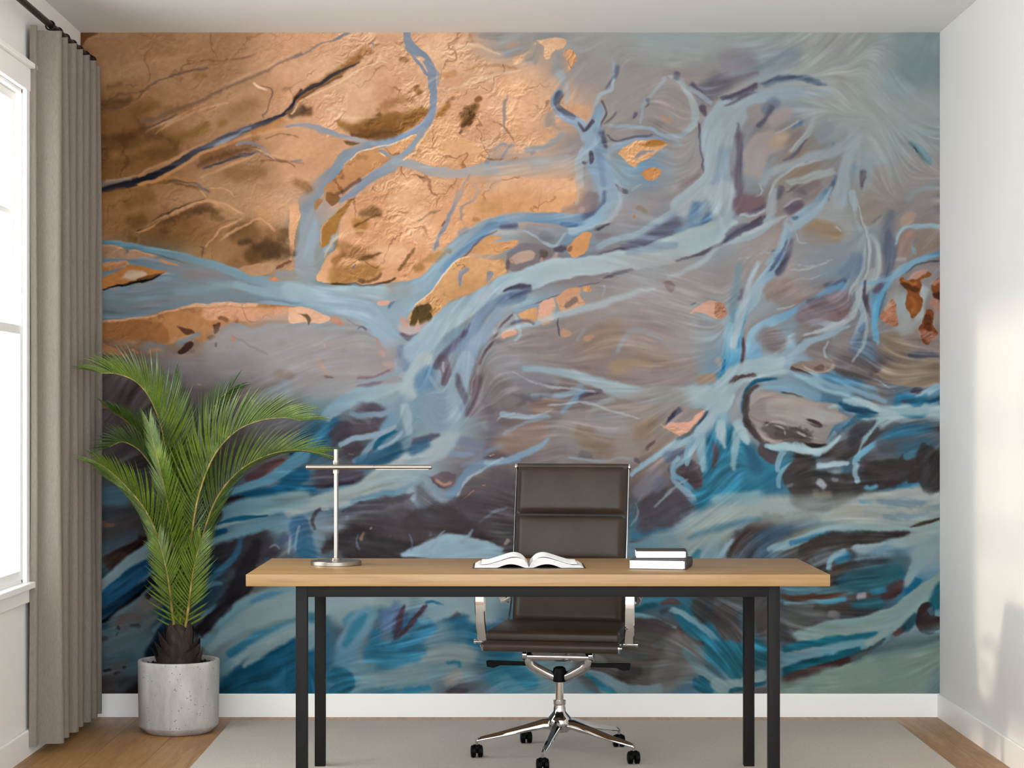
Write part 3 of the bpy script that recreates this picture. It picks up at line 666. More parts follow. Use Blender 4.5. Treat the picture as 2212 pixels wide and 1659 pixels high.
4E4C62 30/60/50 30 .85: 0,960 140,920 280,920
6A829C 120/150/100 60 .8: -20,1060 120,1020 240,1000
54607A 70 50 .8 4: 20,1050 180,980 270,930
8CA0AC 130/90/60 30 .8: 320,980 200,1100 60,1160
9FADB2 30 14 .85: 80,1160 130,1280 150,1400 90,1470
P D69660 8 .9 10: 130,1190 250,1130 310,1110 310,1240 200,1290
P DFA484 10 .92 8: 330,1240 350,1080 450,1030 490,1060 500,1240 400,1260
P CF946A 12 .9 14: 490,1040 600,960 750,930 750,1010 800,1080 700,1140 580,1180
7A6A66 60 30 .7 16: 620,1110 700,1060
D0946A 40/50 16 .8 10: 370,1290 470,1260
C8946E 70/30 24 .7 14: 600,1380 680,1370
C8966E 60/30 20 .8 12: 820,1440 880,1410
P D09058 8 .95 6: 780,920 840,910 860,950 800,960
D89878 60/60 20 .9 8: 0,1410 90,1350
54505A 14/26/12 10 .8 5: 560,1220 530,1280 550,1370 555,1420
96A0A6 60/40 40 .6: 500,1110 520,1250
8F9AA2 30 20 .6: 820,1320 720,1460
9CA6AC 16/20 14 .6: 960,900 1000,940 970,1030
98A0A8 24 20 .6: 1530,700 1480,800 1490,880
A09694 500/600 250 .5: 1400,850 1700,900
997F6C 300/260 160 .6: 1300,1280 1000,1420 700,1560
987C68 200/300 160 .7: 1300,1450 1500,1600
8C9CA2 40/50/36 30 .65: 1100,1600 1200,1400 1330,1350 1500,1420 1700,1520
P 8A7470 14 .7 20: 1590,870 1650,850 1700,900 1640,970
P D2A088 10 .95 10: 1840,1200 1920,1110 2040,1060 2110,1070 2212,1160 2160,1220 2060,1220 1940,1170
6E5050 26/16 12 .8 8: 2110,1080 2190,1160
98A2A6 30 26 .6: 1850,1250 2000,1330 2200,1300
5A606A 20/10 10 .7: 1840,1100 1910,1060
8C8488 90 60 .5: 1900,1300 2200,1350
T31
A3AFB4/8FA3B0 230/150/60 60 .9: 60,-20 80,200 20,420
6C6A78 70/90/20 40 .8 6: 60,430 200,330 360,280
7A6068 200/160 50 .8 12: 250,100 400,100
9CA2A8 60/110 30 .8: 560,-20 540,160
A0A8AC 30/50/30 16 .85 4: 200,200 350,180 500,150
4E4858 60/20 26 .8 6: 320,290 470,200
96A6AE 110/90/60/30 26 .9 3: 580,180 500,280 380,380 200,450 20,500
55586A 30/90/30 40 .8: 20,490 150,400 300,320 480,270
605464 100/90 40 .8 10: 640,190 740,140 860,60
9A98A0 20 16 .7: 640,140 760,60 860,30
64829C/8AA6B4/90A6B2 90/90/110/80 26 .92 3: 1090,-20 960,120 800,230 690,300
465468 50/30 30 .85: 1120,20 1060,120
8499AC 50/40 26 .8: 1140,60 1000,150
4F6274 40 30 .7 5: 820,240 700,240
98ABB4/6E98B0/98B0BE/8AA8B8 70/60/110/120/90/110/90 22 .94 3: 710,280 660,380 640,560 540,760 420,900 350,1060 240,1200
3C6484 100/80 40 .85 5: 510,620 600,600 560,680
7E9FB4 90/40 40 .7: 780,320 700,420 680,500
54586C 30/90/60 40 .85 4: 740,420 720,560 640,740 560,800
A09E9A 300/300 120 .6: 1100,180 1200,330
967F64 260/200 70 .85 16: 980,380 1150,400
8A8C92 400/300 160 .6: 900,560 1100,620
A6AEB0 16/14 10 .6 10: 700,740 900,740 1100,680
A6AEB0 16/14 10 .6 10: 760,340 800,470 900,480
A6AEB0 20 14 .7: 1170,310 1240,380
9AAAB0/9AA8AC/8A9CA4 70/80/50/40/50 18 .92 3: 1340,-20 1370,150 1410,340 1420,400
9AAAB0 60/50/44/50/50/30/16 16 .92 3: 1410,200 1500,340 1500,480 1450,680 1430,790 1330,940 1290,1080
7E8C90 110/160/120/60 40 .8: 1540,300 1560,520 1520,720 1400,900
A0A09A 50/40/20 24 .8: 1560,720 1400,900 1320,1020
5E6A7A 70/120/70 110 .7: 1760,130 1680,360 1660,620
8E847A 200/240 50 .8 16: 1560,140 1480,200
70747C 26 16 .7 6: 1660,180 1540,280
A8907E 90/110 40 .8 16: 1930,200 1880,280
96A8AC/8498A4 50/50/30 24 .9 3: 2220,310 1960,330 1830,350 1760,440
988078 160/200 50 .8 16: 1900,420 1820,560
8A7C70 150/200 60 .8 14: 2000,560 2150,440
A88474 40 20 .7 12: 1860,420 1960,390
5F7A8C 16 10 .7 6: 2020,440 1940,500
8299A4 30/60 16 .85: 1940,510 1960,620
A0A9A8 40 30 .7: 1700,650 1900,640
4F84A4/88A6B2/8AA8B8 60/60/50/60 18 .94 3: 2220,600 2000,660 1800,740 1640,830 1500,870
465468 14/20 12 .7: 2220,670 2000,700 1850,780
8FA6B4/5C8CAC/5E94B4/7CA4B8 50/70/90/60/60/30 20 .93 3: 1760,780 1660,900 1590,1030 1570,1180 1560,1300 1600,1500
4A5670 50/40 26 .8 5: 1680,950 1610,1100 1580,1240
625468 70/60 40 .8 6: 1650,880 1550,1000
8A98A4 60/30 26 .7: 1480,860 1500,1000
6C7E94 110/160/100 60 .85: 1400,560 1360,700 1200,860
4F5E74 40/80 40 .8: 1300,840 1180,900 1040,940
5C88AC/7098B4/6E9CB8/90B0C0/6AA0BE 60/100/70/70/110/150/170 24 .93 4: 1290,880 1120,980 900,1080 700,1180 500,1290 380,1380 350,1520 380,1680
A2AFB4 14 8 .7 4: 560,1140 700,1110 780,1070
9E9CA0/9EB0B8/8CB0C4 30/70/50/60/110/110 18 .92 4: 1400,1130 1200,1300 980,1280 800,1380 720,1450 720,1560
A0B0B6 50/20 16 .85: 720,1420 640,1520 540,1600
9CAEB6/A2AAAE 70/60/20 20 .85: 1200,1290 1080,1350 960,1390
827078 300/260 70 .7 16: 1200,1100 900,1200
8A6E6C 100 60 .6 12: 1250,1160 1150,1200
7E7274 240/200 70 .7 16: 560,1460 480,1420
96A4B0/8CA4B2 70/60/70/40 24 .88 4: 1420,900 1400,1060 1450,1180 1400,1330 1310,1500
605A68 60/50 30 .7 6: 1480,900 1490,1080
5A7A92 70 26 .75 8: 1460,1300 1420,1340
7A6E68 240/280 80 .7 14: 860,1400 1000,1500
98A6AC 20/26/16 14 .8 4: 1100,1420 1060,1540 1100,1640 1160,1680
556E84 240/180 110 .75 14: 1440,1500 1500,1600
5C98B8/9AB8C4/4E94B6 120/190/200 34 .93 3: 300,1120 170,1260 150,1450 160,1680
3E80A4 70/90/80 50 .85: 260,1180 200,1350 190,1560
554C56 24/40/30 20 .85 4: 250,1400 250,1560 240,1700
9AA8B0 60 40 .7: 20,1290 140,1180
63606E 80/50 50 .7 8: 230,930 260,1010 180,1060
96807A 200/160 60 .7 14: 560,960 700,900
9AA09C 260/330/260 120 .85: 1820,900 1850,1200 1700,1350
A3A6A2 80/110/90 50 .8: 2080,900 1990,1060 2000,1250
P 8A4E26 8 1 12: 1810,840 1850,820 1900,850 1980,790 2060,760 2130,790 2100,830 2040,860 2030,930 2000,1000 2040,1080 1990,1180 1950,1230 1900,1180 1860,1070 1880,970 1840,910
P C0988A 20 .8 16: 1890,840 1980,770 2090,760 2040,830 1960,850
P 4A2A16 20 .8 6: 1820,880 1900,880 2010,940 1960,970 1860,930
C07838 30 20 .7 10: 1830,840 1890,860 1950,900 2020,880
A8652E 40/60 30 .7 14: 1900,1000 1960,1080 1930,1180
P 8A4C26 8 1 8: 2110,950 2140,880 2230,840 2230,1080 2150,1040
P 3A2014 20 .8 4: 2120,1000 2230,980 2230,1070 2140,1040
C09484 50/40 26 .7 14: 2150,890 2212,860
P A87A68 14 .95 14: 2090,1080 2130,1040 2230,1080 2230,1180 2130,1130
P 7A4020 8 1 8: 2050,1180 2080,1130 2140,1160 2150,1280 2190,1380 2140,1460 2090,1500 2040,1450 2010,1330 2040,1270
P 4A2814 20 .7 5: 2060,1180 2120,1200 2140,1300 2130,1370 2070,1330
B07E6C 70/110 40 .7 16: 2040,1380 2120,1420
P A86E50 8 .98 12: 1600,1220 1680,1130 1740,1030 1790,1130 1810,1280 1780,1310 1680,1280
C8A08C 50/40 30 .7 16: 1740,1060 1660,1180
8C7A62 240/200 100 .7 10: 1740,1480 1820,1560
5A5C68 50/120/60 60 .8 8: 1880,1600 2050,1620 2212,1640
# T31 left island
P B07C60 10 .9 8: -20,1080 40,1080 90,1150 60,1210 -20,1210
T12
P C8966E 12 .7 12: 230,-10 280,-20 340,80 430,170 360,160 300,110
4A3A40 16/20 10 .8 6: 300,130 440,170
D08A64 30 12 .9 10: 250,20 310,90
D0967E 40/60 24 .75 16: 900,50 1000,40 1030,60
A49898 500 220 .6: 200,60 600,100 900,60
8A7078 40/20 20 .7 8: 640,180 850,170 1000,90
8E98A0/8AA0AC 24/40/50 30 .85 5: 600,220 850,200 1040,130 1100,40
7A707E 20/50/16 24 .75 8: 640,270 800,250 920,220
9FB0B4/8CA6B2/7A9CB0 80/110/150/160/120 40 .93 4: 1160,230 900,310 650,360 450,460 300,620
36708E/2A6C8C 60/160/170 60 .9: 300,600 340,700 200,860 150,1000
27688A 60/110/80 40 .85: 460,560 400,700 280,840
1D5674 90/100 40 .9: 160,700 60,830
A4B2B4/9FB4BA/A6B6B4 170/200/180 50 .93 3: 1330,-20 1250,120 1180,260 1120,420
5F86A4 20/160/220/160 70 .85: 1400,40 1330,220 1340,330
8CA0B0 30/30 16 .7: 1380,130 1440,250 1500,310
6A5E68 110/100/30 30 .85 8: 1500,-20 1540,120 1510,260
A0A4AC 24/30 20 .7: 1500,0 1520,120
8FA4B2/8AA0AE/93A6AE 170/200/190/200 40 .94 3: 1730,-20 1680,200 1620,420 1600,620
9AAAB0/A2AEB2 180/230/210/180/170 50 .93 3: 1600,620 1530,820 1300,940 1020,1080 700,1280
7E90A2 260/200 110 .8: 1400,420 1450,620
7D92A6 50 40 .8: 1640,420 1740,560
6A5660 100/80/90 60 .7 14: 1880,100 1830,320 1760,560
C0968A 10 8 .6 6: 1830,120 1810,250 1780,350
7A6C6E 300 160 .6 20: 2000,240 1950,450
8C8A90 120 80 .6: 2150,150 2212,180
5A5058 200/240/200 70 .85 10: 560,480 720,560 760,640 500,760
46404C 160/140 60 .8 10: 640,680 480,700 380,820
7A7C88 40/60 30 .6 10: 660,540 760,570
54505C 160/150/60 50 .85 10: 800,500 900,560 860,640
8499A6/7892A8 40/60/60/40 26 .85 4: 1100,420 950,520 640,540 560,500
7094AC 90/50 40 .8: 1020,500 960,600 880,700
86A0B0 40/70/60/50 24 .88 4: 1060,640 880,720 640,770 460,860
4C444E 120/130/120 40 .85 12: 500,960 640,900 740,840
6A6A78 16 10 .6 10: 560,930 640,940
7898AC 50/60/40 24 .85 4: 900,740 780,860 700,960 600,1020
1F5C74 40/60/20 24 .9: 820,900 900,780 1060,690
8CA4B2 30/40 20 .85: 1100,680 1040,780 860,880
9AAEB6/8FA6B4 80/110/60 40 .85: 1120,400 1140,560 1170,760
2E5E7A 90/160/170/120 60 .85: 1130,820 1000,900 860,980 600,1040
54586A 60/90/30 40 .85 6: 1180,800 1300,790 1500,730
36607E 120/90 60 .8: 1220,880 1400,800
4A4450 200/200/110 60 .88 10: 160,1180 440,1150 760,1130
605C68 60/50 40 .6 12: 180,1160 400,1100
3A3644 50/40 30 .8: 100,1270 400,1240 640,1190
1C6484 160/130/60 60 .9: -20,1160 60,1280 260,1290
6A90A8 60 40 .8: 0,1040 100,990
8FA2A6/9CAAA8/8CA4AE 110/160/190/240/150 50 .93 3: -20,1500 300,1400 600,1340 860,1220 1150,1100 1350,1000
5E88A0 60/40 40 .7: 560,1420 850,1330 1050,1290
4A6A80 60/40 40 .7: 0,1400 300,1290
565058 24/40/24 20 .85 5: 400,1460 260,1500 210,1600 220,1680
9FAEB4 50 16 .85: 280,1480 400,1460
64606A 160/300/300 70 .8 20: 700,1560 900,1500 1150,1480
4A4A56 30 24 .7 8: 470,1510 600,1450 740,1410
4A4244 300/320 100 .6 24: 700,1640 1100,1600
7A94A6 90/60/30 40 .85: 1230,1300 1260,1420 1400,1600
9AACB2 90/60 40 .8: 1180,1300 1240,1400
7E8C9C 80/110/60 50 .75: 1350,1200 1500,1330 1700,1300
6F8CA4 90/110/100/70 40 .85 4: 2230,960 2000,1000 1780,1080 1640,1260 1520,1370
8CA2B0 40/50/60 24 .85: 2230,960 2080,1000 1900,1000
7C8CA0 50/70 30 .8: 1560,920 1720,930 1850,870
707A8E 110/130 60 .7: 1700,800 1850,850
P 6A5A60 20 .9 14: 1380,1160 1500,1090 1620,1130 1600,1220 1520,1270 1440,1220
B08878 30/40 18 .75 14: 1420,1170 1530,1230 1590,1180
5C5258 110/90 50 .85 10: 1960,930 2100,930
D08A6A 14/16/10 6 .95: 1960,960 2030,925
C08068 8/8 5 .95: 1680,1410 1800,1310 1840,1275
D09078 12 6 .95: 1890,1230 1930,1215
A07E74 40/50/30 24 .7 16: 1560,1600 1600,1500 1690,1450
4E484C 200/300/260 90 .75 20: 1480,1480 1800,1500 2150,1450
5A5860 110/200 80 .6 20: 1280,1260 1340,1400
5E585C 300 120 .6 24: 2050,1200 2150,1300
7A8292 20/30 14 .6 10: 2150,1440 2000,1500 1850,1620
8B8F98 200/120 90 .6: 2100,760 1950,640
7E6E62 260/160 90 .6 20: 2150,800 2080,860
9AA6AC 24/20 16 .7 6: 2230,520 2080,560 2030,610
T22
8C8A8E 240/200/160 110 .7: -20,60 300,120 600,200
8E7C72 260/300/260 110 .75: 1000,60 1500,100 2000,60
A08464 140/160 70 .7: 1000,70 1200,60 1500,70
8C8086 300/200 110 .6: 1100,160 1500,190 1900,170
A0846C 80/90 40 .8: 1940,190 2080,170
8A9CA6/96A6AC/9CAEB0/9DB0B4 60/80/150/170/180 40 .92 4: 150,70 500,100 850,200 1250,310 1700,330 2150,340
7E7A84 160/200/100 70 .7: 100,280 300,220 500,260
8496A4 60/50/60/70 30 .85 4: 250,360 600,340 800,240
6C90A6/7C98A8 50/60/40/40 22 .9 4: 820,270 700,380 600,480 540,540
665E6C 40/60/20 30 .8: 720,460 800,340 1000,300
7A7078 120/60 50 .6 10: 800,440 1000,400
94A4AA 60/60/40 34 .85: 1120,360 950,440 800,580
94A4A8 80/60 50 .7: 1300,370 1600,400 1980,440
8A7468 160/180/110 60 .8 20: 220,480 420,440 560,470
6A645E 60/40 40 .7 10: 230,390 120,460
8FA0AC 50/50/30 24 .8: -20,530 200,550 460,550
927A6E 200/280/260 90 .75 20: 0,800 250,760 500,680
8A99A4 30/30 24 .6: 0,720 200,610 480,560
8D8078 500/600 180 .7: 900,700 1300,600 1550,500
8A7860 160/200/120 90 .7 20: 700,640 860,780 1130,880
90795E 160/160 90 .6 20: 1450,640 1350,720
8C8A90 260/200 110 .7: 1100,640 950,620
7E94A8/82A0B4 40/60/60/30 26 .88 4: -20,1000 120,940 300,870 460,760
8A7C80 100 60 .7 10: 400,960 560,880
6A6266 100/60 50 .6 10: 700,920 900,950
929EA6 24/30/30/30 20 .75 5: 620,960 880,980 1050,990 1160,960 1300,1010 1400,1060
9A8E8A 300/200 80 .5: 1100,1000 1250,920
6A6068 50/30 26 .8 8: 1280,980 1360,1030
5A4A48 30/20 12 .7 10: 1410,920 1440,850 1510,790
P 94867E 16 .8 6: 1600,620 1700,450 1850,460 1980,470 1950,600 1830,650 1700,620
4E525C 60/40/10 26 .85 4: 1780,450 1680,540 1600,650
P DCA48C 12 .95 14: 1590,660 1660,610 1780,620 1880,590 1900,530 2000,480 1960,590 1880,700 1780,740 1700,720
B07050 16 10 .8 6: 1740,730 1860,700 1940,610
3E5A70 16/30/20 16 .8: 2050,450 1980,560 1860,720 1700,800
9CB2B8/94AEB8/8CA6B4 110/130/100/80/50/40 26 .93 3: 2230,350 2100,560 1900,720 1700,830 1500,960 1350,1060 1230,1160
2E6E94/3A7A9A 110/60 40 .9: 2230,180 2150,150
B0988E 60/40 40 .6: 2140,0 2180,80
8E8AA0 140/160 70 .5 10: 1500,1120 1350,1300
4F4A4E 200/260/200 80 .85 16: 1700,1260 1500,1450 1300,1560
6A6E84 120/100 70 .7: 1620,1140 1450,1300 
7C8492 16/16 14 .6 16: 1260,1500 1330,1380 1400,1300
8F98A4 16/20 14 .5 10: 1700,1200 1780,1400 
544E54 200/160 60 .85 10: 1760,1200 1800,1400
52484A 200/130 30 .95 6: 1800,1100 1880,1180 1920,1290
605A60 150/100 40 .85 10: 1700,1080 1850,1030
5A6E84 130/90 50 .8 6: 1640,960 1780,900
78A0B4/8AAAB8 50/90/50/30 16 .92 4: 1900,740 1840,880 1800,1060
90AEBA 30/50/30 14 .9 4: 1960,740 1880,860 1830,960
8AA8B8/6AA0B8/4A8CA8 50/40/40/60/90 18 .92 3: 1750,930 1680,1020 1680,1120 1800,1200 1880,1320
2C7492 300/400/400 80 .95: 2150,600 2180,900 2080,1250
7CA8B8/5E9CB4 110/110/60 30 .88 3: 1980,780 1970,920 1990,1120
5A4C5C 40/80/40 24 .85 5: 2080,820 2090,940 2080,1010
8CB0BA 110/90 40 .85 3: 2200,600 2190,760 2170,860
3E86A2 60/40 30 .8: 2120,600 2100,800
5E5258 60/110/20 24 .92 5: 1920,1000 1925,1180 1915,1310
2C7892 200/300 90 .9: 1850,1500 2000,1380 2230,1280
8CA6AA 260/260 120 .93: 1800,1720 2100,1560 2230,1480
T32
5A9CBC/4A90B4 120/60 40 .85: 160,-20 180,80
54484E 34/10 14 .85: 245,-10 240,50
2E6E92 20/60 14 .9: 90,0 60,120 20,170
9AB4BC/9AB0B6 180/200/210/200 50 .93 4: 760,40 500,60 250,120 80,260 -20,420
8CB0C0/7CA6B8 110/160/180/150 50 .9 3: 760,60 900,160 1100,230 1500,330 1600,380
4A7A94 160/200/160 80 .85: 980,160 1300,200 1500,260
5A6E7C 160/120 90 .7 10: 1300,290 1600,380
7EA2B4/7294A8 90/130/90 60 .85: 420,230 700,270 1050,360
2C6E8C/2A6C8C 20/50/30/30 26 .88 4: 620,180 420,200 290,300 240,480 300,640
5C5454 30/60/80/40 24 .9 4: 440,240 300,330 280,520 360,700
P 958A84 24 .93 10: 330,340 480,300 640,330 860,390 1150,420 1220,510 1300,570 1160,650 1100,740 1080,850 960,840 700,830 440,800 360,700 300,560
A09084 160/200 70 .7: 480,400 700,470 900,540
A3A3A0 110/160/60 70 .8 10: 800,480 1050,560 1260,570
5C5450 90/160/200/160 40 .75 30: 420,620 560,700 760,760 960,830
A89C96 16/26 10 .7 14: 440,650 580,600 700,640
A89C96 16/20 10 .7 14: 400,720 560,800 760,790 940,790
5A4E4C 26 14 .8 6: 880,600 960,640 1040,670
45403F 20/60/26 16 .88 4: 700,830 960,850 1100,850 1180,800
8AA6B4 40/50/20 20 .8: 1180,690 1120,780 1080,840
4A443F 20/30 12 .8 6: 620,300 760,340 860,370
1F5C76/22607A 30/110/110/20 40 .92 4: 1160,440 1300,440 1450,490 1620,540
5C4850 20/60/20 20 .8: 1300,470 1450,500 1560,520
2B7090 90/60 50 .85: 1350,560 1550,560
8AB0BE/9CB4BA/9CB4BA 40/50/90/170/190 30 .93 3: 1220,390 1420,400 1620,500 1850,570 2230,560
8FB0BA 60/60 26 .9: 1340,590 1550,590 1700,560
2A7898/2C7A96 110/200/200 50 .9 6: 1850,300 1850,440 2000,470
4A4048 60/80/60 40 .8 12: 1900,290 2060,310
5C4A58 60 30 .8 10: 1850,390 1930,400
1E4A66 60 40 .85 6: 1960,460
86AABA/9CB6BC 60/90/110 30 .9: 2230,240 2080,320 1960,420
2A5E7C 30/50 20 .8: 2230,370 2080,420
9CB0B8 14 8 .6 20: 1560,180 1700,260 1780,310
P 93806E 20 .93 10: 1560,120 1700,60 1850,20 2230,-20 2230,200 2080,260 1950,260 1800,240 1680,200
5A5258 60/100 50 .8 16: 1620,120 1560,30
3E3A36 8/20/8 8 .9: 1985,170 2030,165 2060,172
P 8A7A72 12 .93 10: 720,50 820,0 880,-20 1200,-20 1180,80 1060,120 930,110
5C4844 40/60/10 14 .9 6: 720,50 860,120 960,170
P A59C92 10 .8 4: 840,20 900,60 1000,110 1120,80 1160,20 1130,-10 1180,60 1120,100 980,120 880,80
6A5850 50/60 12 .85 6: 950,80 1040,60
6A6468 160/200 80 .7 10: 1260,40 1450,60
8EACBA/3A7C9C 120/160/60 50 .85 3: 20,500 60,620 60,860
35809C 200/200/300 70 .9: 130,600 160,800 200,1000
8AACBA 90/80/40 24 .9 3: 180,560 240,700 300,840
88AEBC 60/60/30 24 .85 3: 60,500 60,700 50,860
2F7894 400/460/500 110 .9: 60,960 200,1050 200,1200
2A5C78 110/160 80 .8: 320,880 380,1050
4F4A50 160/130 30 .92 8: 480,880 560,960
8AB0BC/96B4BA/86AEBE 30/70/90/80/60/90/110 18 .94 3: 450,830 620,860 800,850 900,900 1060,920 1180,830 1300,720
6E98AC/9CB4B8 90/60 40 .7: 1300,660 1450,600
80A8B8/7CA4B8 70/70/50 20 .92 3: 680,870 620,980 600,1120
70A0B4 60/50/40 18 .9 3: 780,1020 680,1080 620,1150 590,1300
4C4646/443E3C 140/160/260/200/100 24 .93 6: 760,900 860,1000 760,1200 1000,1300 1300,1250
484240 260/160 24 .9 8: 1150,960 1350,850
5E5654 110/60 60 .7 14: 1100,1000 1240,900
5C5A62 200/160 90 .6: 1200,820 1350,740
6C7880 120/160/120 60 .8: 900,1010 1100,1040 1300,1050
98AEB8 40/60/30 26 .85: 960,1050 1180,1020 1340,1030
A2AEB4 70/110 30 .88 6: 960,1210 1050,1240
8E949A 90/60 50 .6 14: 1180,1120 1240,1180
8A7E6E 110/90 50 .7 16: 980,1330 1080,1290
7E8690 30 26 .6: 660,1280 760,1220
6CA0B6/5C9AB4/86AEBE 110/60/70/60 24 .9 4: 1600,740 1500,860 1400,960 1380,1080
9AB2BC/8CA4B0 30/40/24 16 .85 4: 1760,580 1640,660 1500,760 1420,860
4A4548 90/110/60 30 .88 6: 1640,650 1500,760 1340,900
46525C 300/400/300 80 .8: 1700,800 2000,760 2230,740
34607A 160/200 90 .7: 1750,900 2050,850
48424A 60/200/40 20 .9 5: 1440,1000 1500,1100 1530,1240
3E3A3C 300/300/200 40 .93 8: 1600,1140 1750,1120 1860,1060
40393A 130/110 30 .92 10: 1880,980 2050,960
44798F 60/60 26 .85: 1840,960 2000,900 2150,840
3A7890 40/60/50 24 .85: 1440,1080 1480,1200 1560,1240
3C7A94 60 24 .85: 1550,1150 1550,1240
3A7C98 70/110 30 .85: 1850,1060 1830,1220
3E3638 120/160 26 .92 8: 1950,1100 1960,1200
4F8CA6/7AA4B4/3F86A2 60/70/110 20 .92 4: 2140,840 2080,1000 2060,1180
8FB0BC 40/40/20 16 .88: 2212,940 2130,980 2040,1120
2E282A 160/160/140 20 .93 6: 2200,850 2190,1000 2180,1200
3A7C98 40/60 24 .9: 1550,1290 1900,1240 2212,1260
96A6AA/A0A8A6 260/300/260 70 .95 4: -20,1600 400,1500 1000,1490 1600,1440 2230,1360
7FA8B4 120/160 60 .85: 0,1380 300,1380 500,1340
A8A89C 110/140 60 .7: 1200,1520 1500,1510
5C98AE 40/40 20 .75 20: 1420,1390 1560,1400
3E88A0 60 14 .8 6: 1700,1455 1760,1455
6C8AA0 36/50/40 20 .7 20: 1780,1370 1950,1400 2100,1410
7A94A4 40/50 20 .7 20: 1660,1540 1900,1540 2100,1560
6A8898 60 24 .6 20: 1960,1480 2212,1440
4A4844 10/40 16 .8 4: 2000,1640 2150,1600 2230,1580
5A8494 40/60 40 .8: 500,1640 900,1620 1500,1660
T02
8A807E 600/500 200 .6: 900,200 1500,200 2000,100
8E7A6C 100 60 .6 10: 1980,120 2100,150
5A4A48 300/240 150 .6: 500,300 400,500
6C5450 200 150 .5: 1300,400 1500,350
B07A50 40/30 20 .8 20: 200,440 300,470
B07A50 50/40 20 .8 20: 860,420 980,350
B07A50 40/30 16 .8 12: 200,620 280,630
C08A68 20 8 .8 6: 1200,225 1220,230
C08A68 40/20 16 .7 10: 200,20 380,40
8FA4B0 110/160 90 .5: 1700,450 2000,300 2150,200
787478 400/300 160 .6: 1900,650 2150,560
5A4044 90/160/60 40 .8 10: 1640,1210 1850,1100 2080,980
7A5A5C 40 24 .7 16: 1850,1150 2060,1000
0F4464 70/90 30 .9: 2100,960 2230,830
5C92A8/5090AC 50/80/110/140 26 .92 3: 1400,1330 1700,1240 2000,1120 2230,940
104E6C/155878 40/110/160 50 .9: 1400,1400 1700,1330 2000,1280 2230,1130
3A2E34 30/60/10 20 .88 6: 1340,1490 1480,1400 1660,1330
5A8CA0/6A98A6/7C9CA2 200/200/160 60 .9: 1300,1580 1700,1460 2230,1360
7FA4AC 60/60/60 40 .8: 1380,1660 1700,1540 2230,1420
0F5A78 20/50/20 26 .8: 1350,1620 1600,1560 1900,1520
2E2A2E 160/60 50 .8: 1350,1520 1300,1640
4A7084/507C8C 140/200/160 60 .9: 170,1340 400,1350 560,1380
3A4A50 100 80 .6: 170,1500 600,1480
8A6248 60/60 34 .75 24: 190,1620 380,1640
5A7886 60 50 .6: 520,1220 400,1230
T03
4A4A4A 200/160 70 .7: 180,100 500,60
3C5864 120/120 60 .8: 170,200 300,200
44505A 200/120 60 .8 6: 400,180 560,60
2E2220 200/160/80 40 .9 12: 240,400 420,300 600,170 650,60
4A3A30 110/110 60 .7 10: 300,330 420,290
83A0A6/7C9CA4/6A8C98 110/140/130/120 40 .94 3: 160,640 400,440 600,280 780,140
1B5C84/154E76 120/200/160/90 40 .92 3: 160,760 400,600 600,430 800,330
0E3C5C/081E30 40/110/120 40 .9 3: 160,900 400,760 700,560 830,480
2A6484 60/60 40 .6: 160,720 400,560 650,400
0C0C12 30/60/70 30 .85 6: 180,960 400,840 620,660 760,560
566A6C/6A7270 200/300/260 70 .85 8: 300,1050 560,900 800,720
5A7A84 30/34 20 .7: 340,900 560,740 740,560
6E6A66 160/200 60 .8 20: 660,760 820,680
221E20 70/60 30 .8 24: 640,700 760,660 820,760
6A5A58 160/120 60 .75 14: 460,960 560,900
201A1A 40/50 16 .88 14: 510,970 590,980
201A1A 34 14 .85 8: 390,990 400,1000
201A1A 20 10 .85 8: 380,1060 390,1040
201614 60/40 20 .9 14: 180,1120 260,1100 300,1075
566E74 400/400 140 .7: 300,1250 560,1150
3A5A6A 200/160 100 .6: 260,1350 500,1300
5C5654 200/260 90 .6 20: 240,1400 450,1450 300,1550
2A2220 36/30 14 .8 10: 240,1440 330,1390
2A2A2A 30/26 12 .8 10: 330,1460 420,1440
1A2228 40 14 .8 10: 450,1390
0C2E44/061620 110/160/180 60 .9: 860,960 820,1100 760,1250
0C0C0E 40/30 16 .85 6: 380,1590 460,1530 600,1470
B07A60 20 12 .8 4: 360,1600 400,1590
0A0A0C 160 40 .9 6: 600,1560 560,1640
4A7480 200/160 90 .7: 560,1450 420,1560
3A302F 300 160 .6: 240,1640 500,1620
5E7C86 40/40 30 .7: 860,880 700,1060
# centre right of the plant
6A949E/5C8A9E 90/110/110 40 .92 3: 1200,200 1450,120 1700,40 1800,-20
0F4C70 60/50 30 .85: 1250,60 1500,30
2A2A32/3A343C 200/300/300 60 .85 14: 1250,300 1500,260 1800,200 2050,100
0F3850 200/200 90 .8 10: 1150,480 1300,420
2E6482/3A6A86 40/70/60/40 34 .8 4: 1640,60 1560,260 1400,440 1200,620
3A4A66 90/90 60 .7: 1950,180 2120,60
8FA0B0 16/34/20 18 .85: 2160,0 2110,130 2070,290
3C7098 110/130 60 .8: 2212,0 2212,260
2A5C78 60/90/60 50 .8: 1880,300 1850,440 1740,560
7A8A94 14 10 .6 10: 1870,220 1960,170 2000,240
2C5C7A 60/60/40 30 .85: 1600,420 1620,560 1640,600
26242A 160/200/120 50 .85 10: 1700,480 1620,600 1500,700
4A7890 60/50/30 30 .8 5: 1200,640 1350,560 1450,560
1A181C 90/140/110 40 .88 8: 1560,640 1400,820 1250,980 1120,1090
4C7C94 50/40 30 .75 5: 1500,640 1400,760 1200,900
3A4450 60/70 50 .7 10: 1250,900 1150,960
7A9AA0/6E98A4/5E8E9E 140/330/330/260 60 .95 5: 2230,660 1950,760 1600,900 1300,1080
8AA2A4 160/200/110 70 .8: 2212,740 1900,830 1650,960
4A84A0 60/90/40 50 .85: 2212,640 1900,690 1700,760
